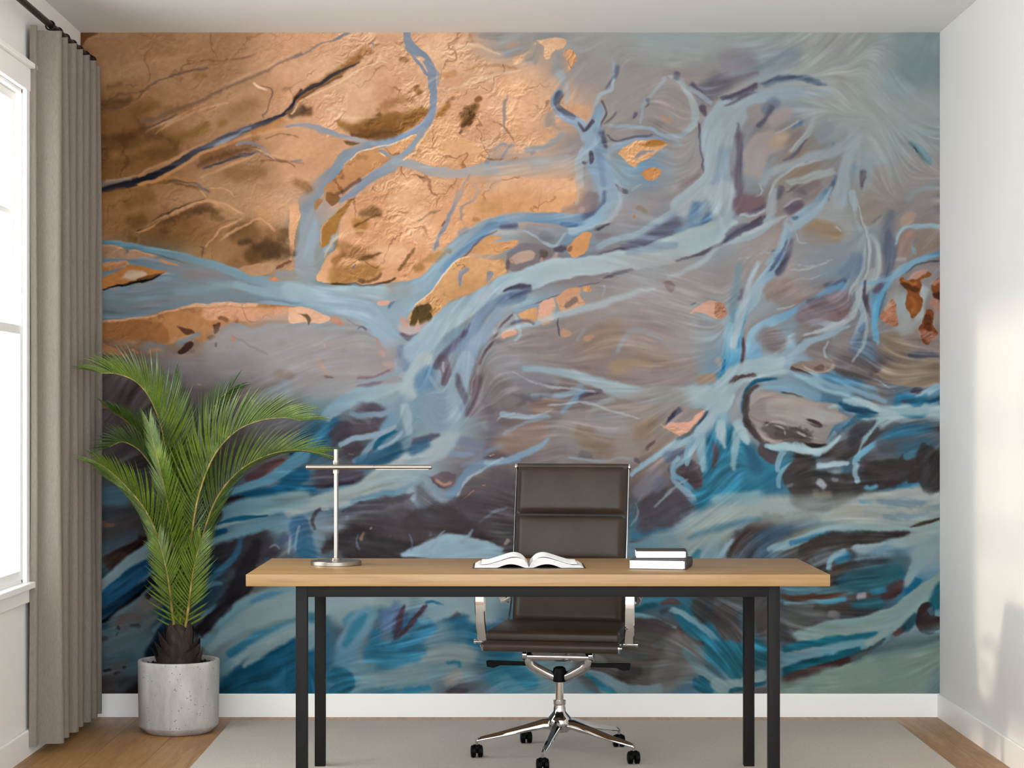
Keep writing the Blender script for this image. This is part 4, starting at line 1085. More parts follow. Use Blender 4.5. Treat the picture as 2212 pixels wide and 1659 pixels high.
4E88A0/1F6C8C 100/130/90 50 .85: 2150,960 1800,1100 1450,1280
7A9EA8/82A0A8 100/150/120/90 50 .9: 2230,940 1950,1110 1650,1280 1400,1420
145C7C/0F4C68 200/300/300 70 .92: 2230,1180 1950,1330 1500,1550
0C4058 160/260 90 .8: 1700,1440 1500,1640
1F6C8C 60/80 60 .7: 2150,1280 1900,1600
3A7E98 60 50 .6: 2120,1130 2060,1250
6A94A0/4C7E94 110/160/90 50 .9: 1130,1140 1350,1120 1250,1230
5A8A9A 140/100 60 .8: 1500,1260 1420,1500
T13
3E6A8C/2E6484 200/200 50 .88: 80,-20 120,160 160,300
7C98B0 20/30 14 .8: 20,250 60,100 90,0
3A3338 330/360/330 90 .9 16: 400,120 700,160 1050,120
463F44 300/240 110 .7 20: 900,40 1250,60 1400,60
5A6A80 20/24 20 .55 14: 560,180 600,60
5A6A80 20/30 20 .55 14: 620,260 600,160 650,60
5A6A80 30/24 24 .5 14: 960,260 950,140 1000,60
6A7A94 26/20 20 .55 12: 1380,100 1400,40
4A5268 50 40 .5 10: 820,200 840,60
8A7A84 30/40/10 16 .8 8: 740,20 730,80 700,150
A08E7C 24 10 .7 8: 800,10
4A4446 400 110 .8 20: 1900,100 2212,120
B0A89C 40/50 26 .7 14: 2100,190 2180,110
7F98A6/86A0AE/88A4B4 60/90/150/160 30 .95 4: 1050,300 1300,240 1600,170 2000,260
7F9CAE/8AA8B4 150/110 40 .92: 1250,330 1700,260 2212,330
6A8296 40/60 30 .85: 1780,10 1650,140
7FA0A8/8CA4A4/8FA6A8 260/260/200 60 .93: 180,760 500,720 900,640
8CA8AE 400/400/300 60 .95: 1150,720 1500,680 1900,780 2150,800
8FA6A6/7C9CA6 200/220/200 60 .93 3: 760,700 550,830 400,1000
4E88A0 30/110/60 50 .85: 300,920 200,1000 160,1080
7494A0/83A2A6 160/160/90 60 .9: 160,1140 220,1050 300,960
86A0AA/1F7A96 90/100/100 50 .85: 760,740 600,900 520,1020
6A98AC/6494A8 140/200/240/200 60 .88: 850,760 720,900 600,1080 460,1300
5C7CA4/4A7094 160/160/60 50 .85 8: 1060,720 980,850 880,960
2A6E90 110/110/60 50 .85 8: 860,960 830,1100 800,1320
4A3A48 60/70/30 24 .92 4: 1100,760 1060,900 1000,1080
3E5878 110/130/60 40 .85 6: 1120,870 1150,950
1F6C90 200/300/260/160 60 .9 10: 1000,1180 1200,1050 1380,980 1450,920
4A3C4A 20/50/20 20 .9 4: 1330,770 1260,880 1150,1000 980,1160
2A6E8C 30/30 20 .85: 1310,770 1420,740 1540,790
6694A8/84A4B0 160/160/60 40 .85: 1340,900 1450,850 1560,810
5C4A58 50/60/30 40 .8 8: 1700,840 1620,900 1580,960
2A6A8A 110/160/110 60 .85 14: 1500,1000 1700,940 1800,920
7494A2 200/200/300 100 .7 16: 1000,1180 1400,1050 1700,1050
2A7694 300/260/200 90 .85 14: 850,1280 1050,1280 1250,1120
5E8E9E/7C9CA0 260/300/300 90 .85 20: 500,1500 1000,1450 1400,1350 1900,1350
8A9A9C 110/200/160 60 .75 24: 1250,1300 1600,1250 1900,1250
949490 90/130/50 50 .7 24: 1480,1560 1600,1500 1700,1400
2A7E9C 40/40 30 .7 24: 1560,1330 1700,1350
2A7E9C 60/60/60 30 .75 24: 1100,1620 1300,1600 1400,1600
1F6078/1C6480 110/200/110 40 .93 6: 370,1560 470,1460 540,1560 400,1680
2F86A0 160/200 70 .7 24: 2000,1500 2150,1300
4E4C52 30/60/70 20 .9 4: 1500,1640 1650,1625 1780,1640
145A78 200/160 30 .9: 180,1450 220,1650
12506C 130 30 .9: 0,1300 0,1650
1F6C8C 200/260 90 .8 16: 1850,1100 2100,1200
T23
5A8498 200 100 .85: 1230,20 1500,60 1700,20
3E7A98 90/90/30 40 .85: 1230,100 1400,60 1600,0
6A5864 16/34/16 16 .85 4: 1230,140 1350,120 1500,80
5C90A8/8AA0A2 200/260/300 70 .9: 1250,250 1500,200 1800,120
8EA2A2 300/200 80 .85: 1900,60 1900,260
3E86A0 90/40 30 .8: 1900,300 1950,200
4F88A0/2A7C98 90/60 30 .85: 1240,760 1500,720 1700,700
1F5C70 60/60 40 .8: 1240,830 1400,800 1540,740
5E4E50 40/60/60/20 24 .88: 1540,760 1660,720 1760,760
3A4A50 60/40 40 .8: 1540,860 1660,780
24748C/2A7A94 200/300/330/300 50 .9 4: 1780,720 1850,900 2000,1100 2230,1300
7EA2AC/5C9AAE 60/60/70/50 24 .9 3: 1640,790 1800,880 1950,980 2150,1150
6A9CB0/7AA0AE 60/60/50/20 22 .9 3: 1250,870 1450,890 1600,950 1750,1020
454240/504A48 260/330/200 60 .9 16: 1250,1050 1500,1050 1700,1130
4A3C40 30/60/30 24 .8: 1700,980 1860,1130 2000,1160
6E94A2 50/60/30 22 .88 4: 1460,1195 1560,1160 1650,1090
2A7490 40/50/30 24 .8 14: 1100,1210 1280,1280 1450,1250
5A5650 600/600 110 .8 24: 1000,1320 1500,1320
7C7E7C 300/400/300 110 .7 20: 1600,1500 1800,1300 1750,1200
6C9098 60/110/90/60 50 .8: 1750,1200 1900,1350 2050,1500 2230,1620
8A8A80 60/110 50 .6 24: 900,1280 960,1340
403C38 160/110 60 .7 16: 1200,1450 1320,1430
5E8898/7C9AA0 60/110/260 50 .9: 760,1400 950,1500 1100,1640
2A7890 40/60/40 34 .85 5: 800,1440 950,1560 1100,1660
6C94A0/7C9498 60/90/90 34 .85: 960,1500 1200,1600 1600,1600
24687C 60/160/110/60 30 .9 4: 1920,1500 1960,1560 2100,1640
4A8EA6/7A9CA4 300/300 110 .8 20: 100,1560 500,1500
2A7C98 160/160 60 .8 24: 60,1400 250,1540
44403F 300/260 70 .85 16: 2000,800 2230,800
3A4A58 140 100 .7: 1950,760 2230,900
T33
96A6A2/7C9CAA 300/300 60 .92 3: 0,60 -20,260
484444 60/110/110 40 .85 5: 560,-10 300,80 170,260
40607A 260/200 110 .8: 420,120 380,260
3E7898 110/90 60 .8: 560,80 700,20
7C9EAC/7CA0A8/8AA29E 60/90/90/160 30 .9 4: 500,210 800,130 1100,30 1400,-10
2A6A88 30/30 30 .8: 900,160 1200,50 1700,40
1F5C70 60/40 20 .85: 1300,40 2000,30
3A3836/423C3A 110/200/90/40 30 .92 5: 1000,120 1300,100 1700,60 1950,40
423E3A 200/220 50 .88 14: 900,220 1050,200
6A7474 110/60 50 .7 14: 960,330 1050,300
3F86A4/5A9CB4 90/60 30 .85 4: 1120,220 1300,220
7CA2B0 110/70/60 26 .88 4: 1300,220 1160,300 1120,440
2A6E8C 90/60 24 .85: 1260,320 1300,260
7CA0B0/6A90A4/5E88A0 140/300/300/200 40 .93 4: 1350,260 1550,240 1850,220 1980,200
8AA2A6 110/160/90 50 .85: 1360,260 1520,130 1700,100
96A8A4/86A0A2 200/160/300 50 .92: 2230,0 1900,90 1600,80
4A443F 160/200/160 40 .9 10: 1200,360 1250,440 1180,460
3E5A60 160/300 110 .7: 1500,420 1800,380
2E2A2C 100/160/90 40 .85 8: 1300,480 1200,520
245E70/2A6878 200/260/200 90 .85: 1200,560 1500,500 1800,460
1F5C70 100/90 60 .8: 1700,480 1880,470
46363C 90/140/60 34 .9 5: 1800,520 1740,620 1600,680
88A2A4/86A0A0 160/200/200 60 .94 3: 2230,100 2050,260 2100,420
7FA0A6 110/110/60 30 .92 3: 2040,240 1950,440 1850,600
1F6A84 60/90/60 30 .9 4: 2020,480 1950,600 1850,680
4E7C8A/5A7E86 140/130/90 60 .85: 640,610 900,650 1200,620 1450,540
5C4840 20/90/50/20 26 .92 4: 620,640 700,690 900,710 1300,630
6E8E98/3F86A0 40/50/60 22 .9 4: 630,760 850,770 1100,720 1300,700
A0A4AC 70/70 30 .85 6: 1350,690 1490,670
2A7C98 60/90 40 .85: 1500,660 1700,600
5C605E 200/300/330/200 60 .88 14: 620,860 850,900 1050,920 1300,860
46423F 60/110/110 50 .8 10: 950,800 1250,820 1500,850
8A8F90 60/90 40 .6 24: 1080,860 1250,900
3A484A 110/160 60 .85: 1350,900 1560,840
2A6878 90/110 60 .85: 1300,760 1700,760
1F6C84 40/50/30 26 .88: 1150,970 1450,930 1700,830 1850,760
7FA09E/83A19F/7E9A98 110/150/220/260/220 30 .95 4: 700,1190 850,1070 1200,1010 1600,960 1900,820 2230,540
3E4448 160/160 60 .8: 620,1050 700,1140
1F6C80/20707F 60/90/90/30 30 .92 4: 630,1230 900,1150 1300,1110 1620,1040
5E94A8/6AA0AC 140/160/110/110 40 .92 4: 620,1340 950,1290 1300,1180 1600,1130 1750,1010
8AA2A0 60/90 40 .85: 1450,1170 1750,1010
12505E/1A5F70 90/110/60 30 .9 4: 620,1460 900,1360 1200,1270 1450,1190
4A443F/40302E/3A4A4C 160/140/90/60/30 24 .92 5: 620,1560 900,1460 1200,1340 1450,1250 1700,1090
5E4440 60/60 24 .85 4: 1780,1060 1850,1000
224E5C 110/110/60 40 .85: 1830,1040 1960,900 2000,840
2A6A80 60/60 20 .85: 2010,820 2000,1000
3A2E2E 160/200/110 20 .93 5: 2080,820 2090,960 2230,960
48687A 60/60 30 .85: 2100,780 2160,900
1A5F70 160/160 50 .9: 2230,600 2180,740
7E988A/7E988C/869E94 700/700/500 50 .96 5: 900,1900 1500,1640 2300,1360
7C9690 260/200 90 .8: 640,1690 1000,1560 1300,1400
8AA090 260/260 150 .6: 1100,1580 1500,1480
5E7C7E 200/300 160 .7: 2230,1500 2212,1700
587A7C 160/200 130 .7: 1500,1260 1900,1150 2230,1080
5C7C7C 90/90 60 .6: 1300,1320 1600,1230
# inside desk legs
545A5E 200/200 60 .85: 60,760 200,760
4F4A48 260/200 60 .9 10: 60,900 150,1080
4F4A46 160/110 50 .85 10: 420,760 450,1100
25748C/226878 200/300/200 50 .92: -10,1200 150,1300 200,1450
2A7A94 110/110 40 .85: 360,1150 480,1220
24606E 160/160 50 .85: 360,1300 480,1300
83A2A6 90/110/110 30 .93 3: 500,1420 300,1530 80,1590 -20,1560
1F5C6C 40/40 20 .85: 490,1510 300,1590 100,1640
TF
E2A97C 90 110 .6 20: 830,415 1090,405
E4A878 70 70 .75 10: 1100,418 1225,420
E8B48C 70 60 .5 20: 1110,380 1210,385
# broad darks low right
P 47494E 46 .8 10: 1560,1215 1600,1150 1660,1118 1760,1112 1700,1150 1640,1190 1650,1215
3F5A70 34/20 20 .75: 1625,1180 1700,1140 1780,1125
4A4341 14/30/14 14 .85 5: 1575,1210 1600,1165 1650,1128 1700,1115
7C9EAC/7CA0A8/8AA29E 10/18/20/30 9 .85 2: 1650,1190 1720,1170 1790,1148 1860,1142 2040,1132
2A6A88 10 8 .7: 1700,1175 1790,1155 1900,1148
3A3836/3E3A37 10/34/24/8 9 .9 3: 1745,1172 1800,1162 1880,1158 1970,1150
45413E 40/60 22 .85 6: 1740,1205 1800,1185 1850,1190
66727A 20/30 16 .7 6: 1755,1210 1790,1200
7CA2B0 20/14/10 7 .85 2: 1840,1186 1800,1205 1793,1235
2A6E8C 18 9 .8: 1815,1210 1835,1200
3E4A50 50/70/50 34 .8 8: 1810,1240 1880,1235 1940,1220
245E70/2A6878 24/44/30 26 .8: 1800,1262 1880,1250 1960,1225
4A3C40 12/24/10 12 .85 4: 1900,1295 1935,1275 1950,1250
# swirl islands on the right
46423F 30/46/40 12 .9 4: 1706,985 1740,1000 1720,1040
3F3B3A 60/90/70/30 12 .92 4: 1700,1050 1760,1060 1830,1055 1868,1040
40393A 50/60/40 12 .92 5: 1880,1035 1920,1028 1945,1022
3A3636 50/54 10 .92 4: 2000,985 2010,1040
8AAEBA 7/12/10 6 .9 2: 1858,1000 1850,1020 1853,1050
5C9AB4 10/9 6 .85 2: 1865,1050 1880,1056 1900,1048
98AEB8 8/10/6 6 .8 2: 1758,1006 1800,1002 1840,1006
A2AEB4 10/18/10 8 .85 3: 1762,1040 1775,1046 1788,1054
8A7E6E 20/16 12 .6 6: 1765,1070 1790,1064
7E8690 8/10 8 .6 3: 1795,1030 1815,1040
# fan of fingers
8CB0BA 8/22/14/6 9 .85 2: 1598,915 1590,945 1582,985 1586,1020
9CB8C0 14/22/14/5 9 .88 2: 1560,905 1556,935 1562,975
9CB8C0 14/22/14/5 9 .88 2: 1588,905 1606,935 1616,965
86ACBA 10/16/8 8 .85 2: 1520,930 1514,970 1520,1020
584A58 6/14/6 8 .8 3: 1540,950 1544,985 1538,1015
4E484E 10/34/20/4 8 .9 4: 1476,1020 1498,1030 1510,1055
7CA4B8 8/9/10/14/22 6 .85 2: 1490,985 1458,1010 1456,1035 1485,1065 1505,1090
56505A 26/60/70/30 20 .85 8: 1480,1062 1450,1095 1410,1115 1370,1125
# soft light sheets below the fan
9AAEAC/9DA8A2 30/60/70/80 40 .7: 1480,1150 1600,1110 1750,1105 1900,1105 2040,1095
A3A698 20/34 26 .6: 1790,1100 1880,1108
5C98AE 10/6 6 .6 6: 1850,1082 1875,1086
6C8AA0 8/12/8 8 .55 8: 1890,1080 1940,1090 2000,1085
6C8AA0 8/12/8 8 .5 8: 1900,1112 1950,1118 2010,1105
4A4038 3/9/6 6 .8 2: 1960,1140 2000,1128 2035,1118
5A8494/4A7A90 8/16/8 14 .7: 1480,1165 1560,1140 1650,1120
# between the desk legs
8CA8AE/8EA6A8 30/44/40 18 .85: 700,1300 780,1290 900,1300
6694A8/4F88A4 30/50/34 20 .8 4: 810,1310 770,1370 730,1450
2A7C98 10/22/14 12 .75: 790,1320 765,1360 740,1400
5C7CA4 24/36/20 12 .7 5: 868,1295 850,1330 830,1370
4A3A48 8/14/6 7 .9 2: 872,1300 864,1345 850,1385
4A3C4A 5/10/12/4 6 .88 2: 925,1305 905,1330 878,1358 848,1386
84A4B0 26/30 14 .8: 930,1332 965,1318
2A7090 20/34/34/20 18 .85 8: 800,1400 850,1400 900,1375 945,1345
2A7694 40/44/30 18 .8 8: 800,1430 860,1425 930,1395
7C9CA2 20/34/34 20 .8 10: 770,1470 850,1462 940,1440
949490 8/14 10 .6 8: 955,1480 990,1465
2A7E9C 8/12/8 8 .7 8: 960,1430 1000,1440
4E4C52 5/10/10 6 .85 3: 975,1495 1010,1490
# river beside the plant and dark gorge
26242A 14/40/30/8 12 .85 5: 560,1160 540,1210 510,1270 430,1380
83A0A6/8AA3A8 16/40/60/50 14 .85 4: 440,1410 520,1350 640,1300 800,1290
0F4C68/12506C 24/60/60 20 .8 5: 480,1480 560,1440 660,1380
86A0A4 10/24/20 10 .8 2: 520,1440 590,1390 680,1345
3A3638 10/46/60/50/16 14 .9 6: 690,1190 740,1170 830,1185 900,1195 930,1185
463F42 20/60/60/20 16 .85 8: 860,1130 950,1120 1010,1150 1060,1180
4E4A52 8/26/20/6 10 .7 6: 720,1120 780,1100 850,1080 900,1060
90AEBE/94B4C2 6/24/50/50/40/14 8 .92 2: 860,1202 930,1186 990,1180 1050,1188 1090,1196
8CA0AE 4/7/10 5 .8 2: 1025,1140 1010,1160 990,1176
8FA0B0 3/6/4 4 .7 2: 965,1145 940,1170 925,1190
6A7A94 2/4/2 4 .6 4: 880,1150 890,1170 885,1195
6A7A94 2/4/2 4 .6 4: 780,1150 770,1170 775,1190
A08070 2/6/3 4 .7 3: 790,1145 783,1160 778,1172
# brighter rims of the big braid
A9B9BD 6/16/14/6 10 .6 1: 1420,620 1300,655 1180,690 1060,720
A9B9BD 5/12/12/5 9 .6 1: 1545,440 1560,500 1520,560 1440,600
A6B6BC 5/10/10/4 8 .6 1: 1330,380 1340,430 1310,480 1240,500
595564 4/10/5 7 .7 2: 1100,700 1140,690 1160,700
6E6876 3/8/3 5 .7 2: 1560,230 1600,215 1640,195
5A6478 4/12/10/3 8 .7 2: 1640,180 1700,165 1760,178 1790,185
6A6472 4/14/4 9 .65 2: 1590,260 1598,330 1590,400
# third pass: details seen beside the photograph
6C6A78 5/16/8 9 .8 3: 985,800 1000,850 1010,900
9A8F8C 40/60/30 30 .6 10: 1330,720 1420,740 1500,760
A0938C 30/50/30 30 .5 10: 1200,900 1290,930 1380,940
8A7668 16/40/20 24 .6 10: 1240,920 1300,960 1330,990
C09A80 3/7/3 5 .6 8: 1425,915 1440,925 1460,930
A7AFB2 3/6/3 5 .7 3: 1390,905 1330,890 1250,872 1180,880
A7AFB2 2/5/3 5 .6 3: 1200,885 1150,900 1100,902
A7AFB2 2/5/2 5 .6 3: 1100,800 1160,830 1220,838 1290,850
605A64 4/12/5 9 .6 5: 1100,850 1150,862 1200,850
6E6670 6/26/8 16 .6 8: 1040,860 1070,920 1050,980
8E7C74 6/22/8 14 .6 10: 1110,930 1150,950 1210,930
5C545A 8/40/10 20 .6 8: 1030,1080 1100,1050 1180,1010
A8B4BC 3/7/3 5 .7 3: 1095,985 1040,1015 1010,1035 985,1075
7A8AA2 4/14/6 9 .6 3: 1090,960 1030,990 990,1010
98A8B4 2/5/2 4 .6 3: 1360,1140 1375,1110 1368,1080
9AA6B0 3/6/3 5 .6 3: 1490,1030 1450,1060 1410,1100
D8A284 3/12/4 5 .85 6: 1445,925 1480,935 1515,905
46404A 3/9/3 5 .85 3: 1440,915 1455,895 1465,880
58626A 4/10/4 6 .8 3: 1530,880 1515,905 1490,935 1460,950
5C4E50 5/12/5 6 .85 4: 1575,830 1600,815 1640,812
4E4848 6/14/10 7 .9 4: 1612,850 1608,890 1625,930 1650,960
A39C94 20/60/40 16 .85 6: 1650,880 1710,880 1780,900
585250 10/34/20 12 .8 16: 1670,930 1710,940 1760,950
B0A8A0 2/4/2 3 .7 6: 1660,915 1690,925 1700,945
B0A8A0 2/4/2 3 .7 6: 1720,930 1740,945 1770,950
4A3A40 3/8/3 4 .85 3: 1740,905 1765,915 1778,925
9CB6BC 4/12/16/12/6 7 .9 2: 1655,962 1700,965 1740,975 1780,972 1815,940
2E5E78 4/14/6 7 .8 2: 1815,935 1850,905 1880,890
3C4046 10/40/16 14 .85 4: 1830,970 1860,930 1900,912
2A6A88 8/30/14 14 .75 4: 1900,950 1960,930 2020,920
8CB0BC 3/8/4 5 .85 2: 1905,905 1880,930 1860,960 1850,985
96B0B8 6/20/26/20 10 .85 2: 1780,880 1850,875 1900,888 1960,885 2040,885
24506C 5/16/5 7 .85 2: 1805,870 1850,885 1900,893
2A6C8C 10/20/10 8 .85 4: 1940,850 1980,870 2010,850
463E46 6/14/6 7 .85 6: 1960,845 1990,850
8C7C6A 30/60/40 14 .9 6: 1900,800 1960,805 2040,800
5A5250 10/24/12 14 .8 8: 1800,800 1860,810 1890,815
7FA0B4 6/14/8 8 .8 2: 1710,800 1780,825 1860,850 1920,870
6E8C9C 8/20/8 12 .7 3: 1600,560 1590,620 1580,700
A3B4BC 4/12/20/16 8 .85 2: 1640,560 1620,620 1600,680 1580,760
5A5F74 4/12/5 6 .8 3: 1700,510 1690,545 1660,590
93A8B6 4/10/14/8 7 .85 2: 1700,465 1690,510 1680,540 1650,575
94A9B6 4/12/18/10 8 .85 2: 1800,400 1770,450 1730,480 1700,500
A5B0B3 3/7/4 4 .8 2: 1850,420 1860,470 1875,500 1880,540 1870,590 1850,640
9CA7A8 6/16/22/10 8 .8 3: 1880,500 1898,540 1890,590 1860,640 1835,690
5C6A7E 6/26/24/8 16 .75 3: 1915,490 1925,540 1915,590 1895,620
90ABB6 3/7/6/3 5 .85 2: 2035,485 1980,488 1945,500 1930,530
7AA2B6 4/12/12/6 6 .9 2: 2035,553 1980,565 1940,590 1890,610 1850,612
62A0BE 4/12/16/8 6 .9 2: 1930,600 1900,650 1888,690 1890,740
9AA9B0 3/9/5 5 .8 2: 1860,640 1870,700 1865,740 1840,790
564E5C 3/10/4 6 .75 3: 1865,600 1870,650 1880,690
8FA8B6 4/12/16/14 7 .85 2: 1840,700 1790,720 1740,740 1710,770 1700,800
A8B2B6 3/7/3 4 .75 3: 1830,690 1780,710 1730,725
6A5E66 6/30/10 16 .65 8: 1740,650 1780,660 1820,680
8A7A72 10/40/14 20 .6 10: 1650,640 1700,640 1740,620
A2A9AC 2/6/2 4 .6 6: 1590,560 1640,550 1690,545
A0A8AC 2/5/2 4 .6 5: 1710,570 1760,575 1800,560
A0A8AC 2/5/2 4 .55 5: 1700,595 1750,600 1790,590
5E5664 4/14/4 8 .7 5: 1600,460 1640,450 1655,440
A4AEB2 4/10/4 6 .8 2: 1600,505 1650,490 1700,465
5A5562 4/10/4 6 .8 3: 1600,490 1640,478 1660,462
A2ABAE 3/7/3 5 .75 3: 1660,430 1680,390 1720,360 1780,345
6A6670 3/10/4 6 .7 4: 1690,420 1720,410 1750,420
8F7F78 6/26/10 14 .6 10: 1740,420 1770,410
9FA9AA 3/8/4 5 .7 3: 1700,400 1750,390 1810,370
7E8C98 4/12/5 8 .7 3: 1590,160 1650,140 1720,110
8A8690 10/30/12 18 .6 8: 1560,150 1600,140 1640,135
5E5A68 5/16/6 9 .75 5: 1560,210 1600,205 1640,185
B6A48C 10/26/10 16 .6: 1670,300 1700,290
5F7E96 4/10/4 5 .8 4: 1705,275 1735,262
9AA3A5 3/8/3 5 .7: 1760,250 1745,290 1710,330
# orange land: ridges, dunes and gullies
6E4A24 6/22/8 18 .6 8: 215,330 260,315 310,300 350,290
5A3A1C 5/30/10 22 .55 8: 215,300 270,290 330,285 390,320
7A5228 4/16/6 14 .5 6: 215,360 280,345 340,320
8A5E30 4/20/8 18 .5 8: 290,245 330,230 370,240 420,235
DBA67A 2/7/3 6 .7 3: 330,290 380,262 440,235 500,220
DBA67A 2/6/3 5 .6 3: 225,395 300,375 380,340 450,305
6A4A2C 2/5/2 4 .6 3: 225,225 260,205 300,200 330,190
6A4A2C 2/5/2 4 .5 3: 400,140 450,130 520,125 560,110
C79468 3/10/4 9 .5 4: 250,150 330,130 400,120 470,95
E2B088 3/10/4 9 .5 4: 480,180 540,160 610,130 660,100
5E4022 4/18/6 14 .65 6: 420,360 470,340 520,325 560,318
DDA878 2/7/3 5 .7 3: 430,385 500,355 560,335 620,340
4E341C 5/22/8 16 .6 8: 330,490 370,470 420,455 470,460
5A3C20 4/26/10 18 .6 8: 400,470 440,450 480,465
E0AA7A 2/8/3 6 .7 3: 300,495 360,465 420,440 470,435 530,460
4A321C 8/40/16 22 .65 10: 540,540 580,530 620,545 630,560
6E4A28 5/26/8 18 .6 8: 490,510 520,490 560,470
E2AC7E 2/7/3 5 .7 3: 470,520 520,490 560,470 600,500
5E3E1E 3/10/4 7 .6 4: 310,405 350,395 400,398 440,410
7A5430 2/5/2 3 .6 2: 560,350 600,345 630,355 640,365
7A5430 2/4/2 3 .6 2: 570,300 610,290 650,300
8A5E34 5/34/10 20 .6 8: 745,270 800,285 860,270 910,250
6A451F 4/24/8 16 .65 8: 770,285 820,292 870,280
9A6A38 4/20/8 14 .5 8: 810,240 840,225 900,215
E9BE92 2/7/3 6 .6 3: 700,235 760,255 820,250
5C3E20 4/18/6 10 .7 6: 990,260 1010,240 1030,225
4E341A 3/12/5 7 .75 5: 1005,275 1020,262
7A5028 3/10/4 7 .6 5: 960,230 975,215 985,205
8C6240 2/4/2 3 .6 2: 1060,260 1090,280 1110,310
8C6240 2/4/2 3 .6 2: 1030,330 1060,345 1090,340
9197A2 3/7/5 4 .85 2: 1060,330 1080,310 1095,315
F0C8A0 2/9/3 6 .6 3: 950,200 1010,180 1080,160 1130,150
F0C8A0 2/9/3 6 .6 3: 960,110 1030,100 1090,120
B98354 3/8/3 6 .5 4: 1000,150 1060,140 1120,150
8A8488 3/8/4 5 .7 5: 1100,200 1090,240 1085,290
A0988F 8/24/10 14 .7 10: 1120,90 1150,110 1130,140
6E4A26 4/24/8 14 .7 8: 770,470 800,460 830,465
5A3C1E 2/5/2 3 .7 2: 775,485 800,472 830,462
8A5E30 5/30/12 18 .6 8: 720,520 760,540 820,560
E8B888 2/7/3 5 .7 2: 700,560 720,520 760,500 820,500
5C3E1E 3/8/3 5 .7 4: 770,560 800,555 830,545
6A4622 3/8/3 5 .7 4: 860,590 880,560 900,530
9A7038 4/18/6 12 .55 6: 900,570 940,555 980,540
8E8C94 2/5/3 3 .8 2: 945,540 950,500 970,470 990,430
8A6A50 2/4/2 3 .6 2: 900,480 930,460 960,450
"""

# ---- MURAL PAINTER (photo-pixel coordinates, x 174..2030, y 70..1498) ----
MX0, MX1, MY0, MY1 = 174.0, 2030.0, 70.0, 1498.0
def _ss(t):
    t = np.clip(t, 0, 1); return t*t*(3-2*t)
def _hex(s):
    return np.array([int(s[i:i+2], 16)/255 for i in (0, 2, 4)])
def _grid_noise(X, Y, cell, rng):
    """value noise sampled at X,Y with lattice size cell (cx,cy)"""
    cx, cy = cell
    gx = X/cx; gy = Y/cy
    x0 = np.floor(gx).astype(int); y0 = np.floor(gy).astype(int)
    fx = _ss(gx-x0); fy = _ss(gy-y0)
    R = rng.random_sample((257, 263))
    def g(a, b): return R[a % 257, b % 263]
    a = g(x0, y0)*(1-fx)+g(x0+1, y0)*fx
    b = g(x0, y0+1)*(1-fx)+g(x0+1, y0+1)*fx
    return a*(1-fy)+b*fy-0.5
def _fbm(X, Y, cell, octv, seed, gain=0.5, ang=0.0, an=1.0, ridge=False):
    rng = np.random.RandomState(seed)
    c, s = np.cos(ang), np.sin(ang)
    U = (X*c+Y*s)/an; V = (-X*s+Y*c)
    o = 0; amp = 1.0; tot = 0
    for k in range(octv):
        n = _grid_noise(U+913*k, V+571*k, (cell, cell), rng)
        if ridge: n = 0.5-np.abs(n)*2
        o = o+amp*n; tot += amp; amp *= gain; cell = cell/2.03
    return o/tot
def _blur(a, r):
    """separable box blur x3 (r in samples)"""
    r = int(r)
    if r < 1: return a
    for ax in (0, 1):
        for _ in range(3):
            p = [(0, 0)]*a.ndim; p[ax] = (r+1, r)
            c = np.cumsum(np.pad(a, p, mode='edge'), axis=ax)
            n = c.shape[ax]
            a = (np.take(c, range(2*r+1, n), axis=ax)-np.take(c, range(0, n-2*r-1), axis=ax))/(2*r+1)
    return a
def _samp(I, x, y):
    h, w = I.shape[:2]
    x = np.clip(x, 0, w-1.001); y = np.clip(y, 0, h-1.001)
    x0 = x.astype(int); y0 = y.astype(int); fx = x-x0; fy = y-y0
    if I.ndim == 3: fx = fx[..., None]; fy = fy[..., None]
    return (I[y0, x0]*(1-fx)+I[y0, x0+1]*fx)*(1-fy)+(I[y0+1, x0]*(1-fx)+I[y0+1, x0+1]*fx)*fy
def _spline(P):
    P = np.asarray(P, float)
    if len(P) < 3: 
        n = max(2, int(np.hypot(*(P[-1][:2]-P[0][:2]))/5)+1)
        t = np.linspace(0, 1, n)[:, None]; return P[0]*(1-t)+P[-1]*t
    Q = np.vstack([2*P[0]-P[1], P, 2*P[-1]-P[-2]]); out = []
    for i in range(1, len(Q)-2):
        p0, p1, p2, p3 = Q[i-1:i+3]
        n = max(2, int(np.hypot(*(p2[:2]-p1[:2]))/5)+1)
        for t in np.arange(n)/n:
            out.append(.5*((2*p1)+(-p0+p2)*t+(2*p0-5*p1+4*p2-p3)*t*t+(-p0+3*p1-3*p2+p3)*t**3))
    out.append(Q[-2]); return np.array(out)
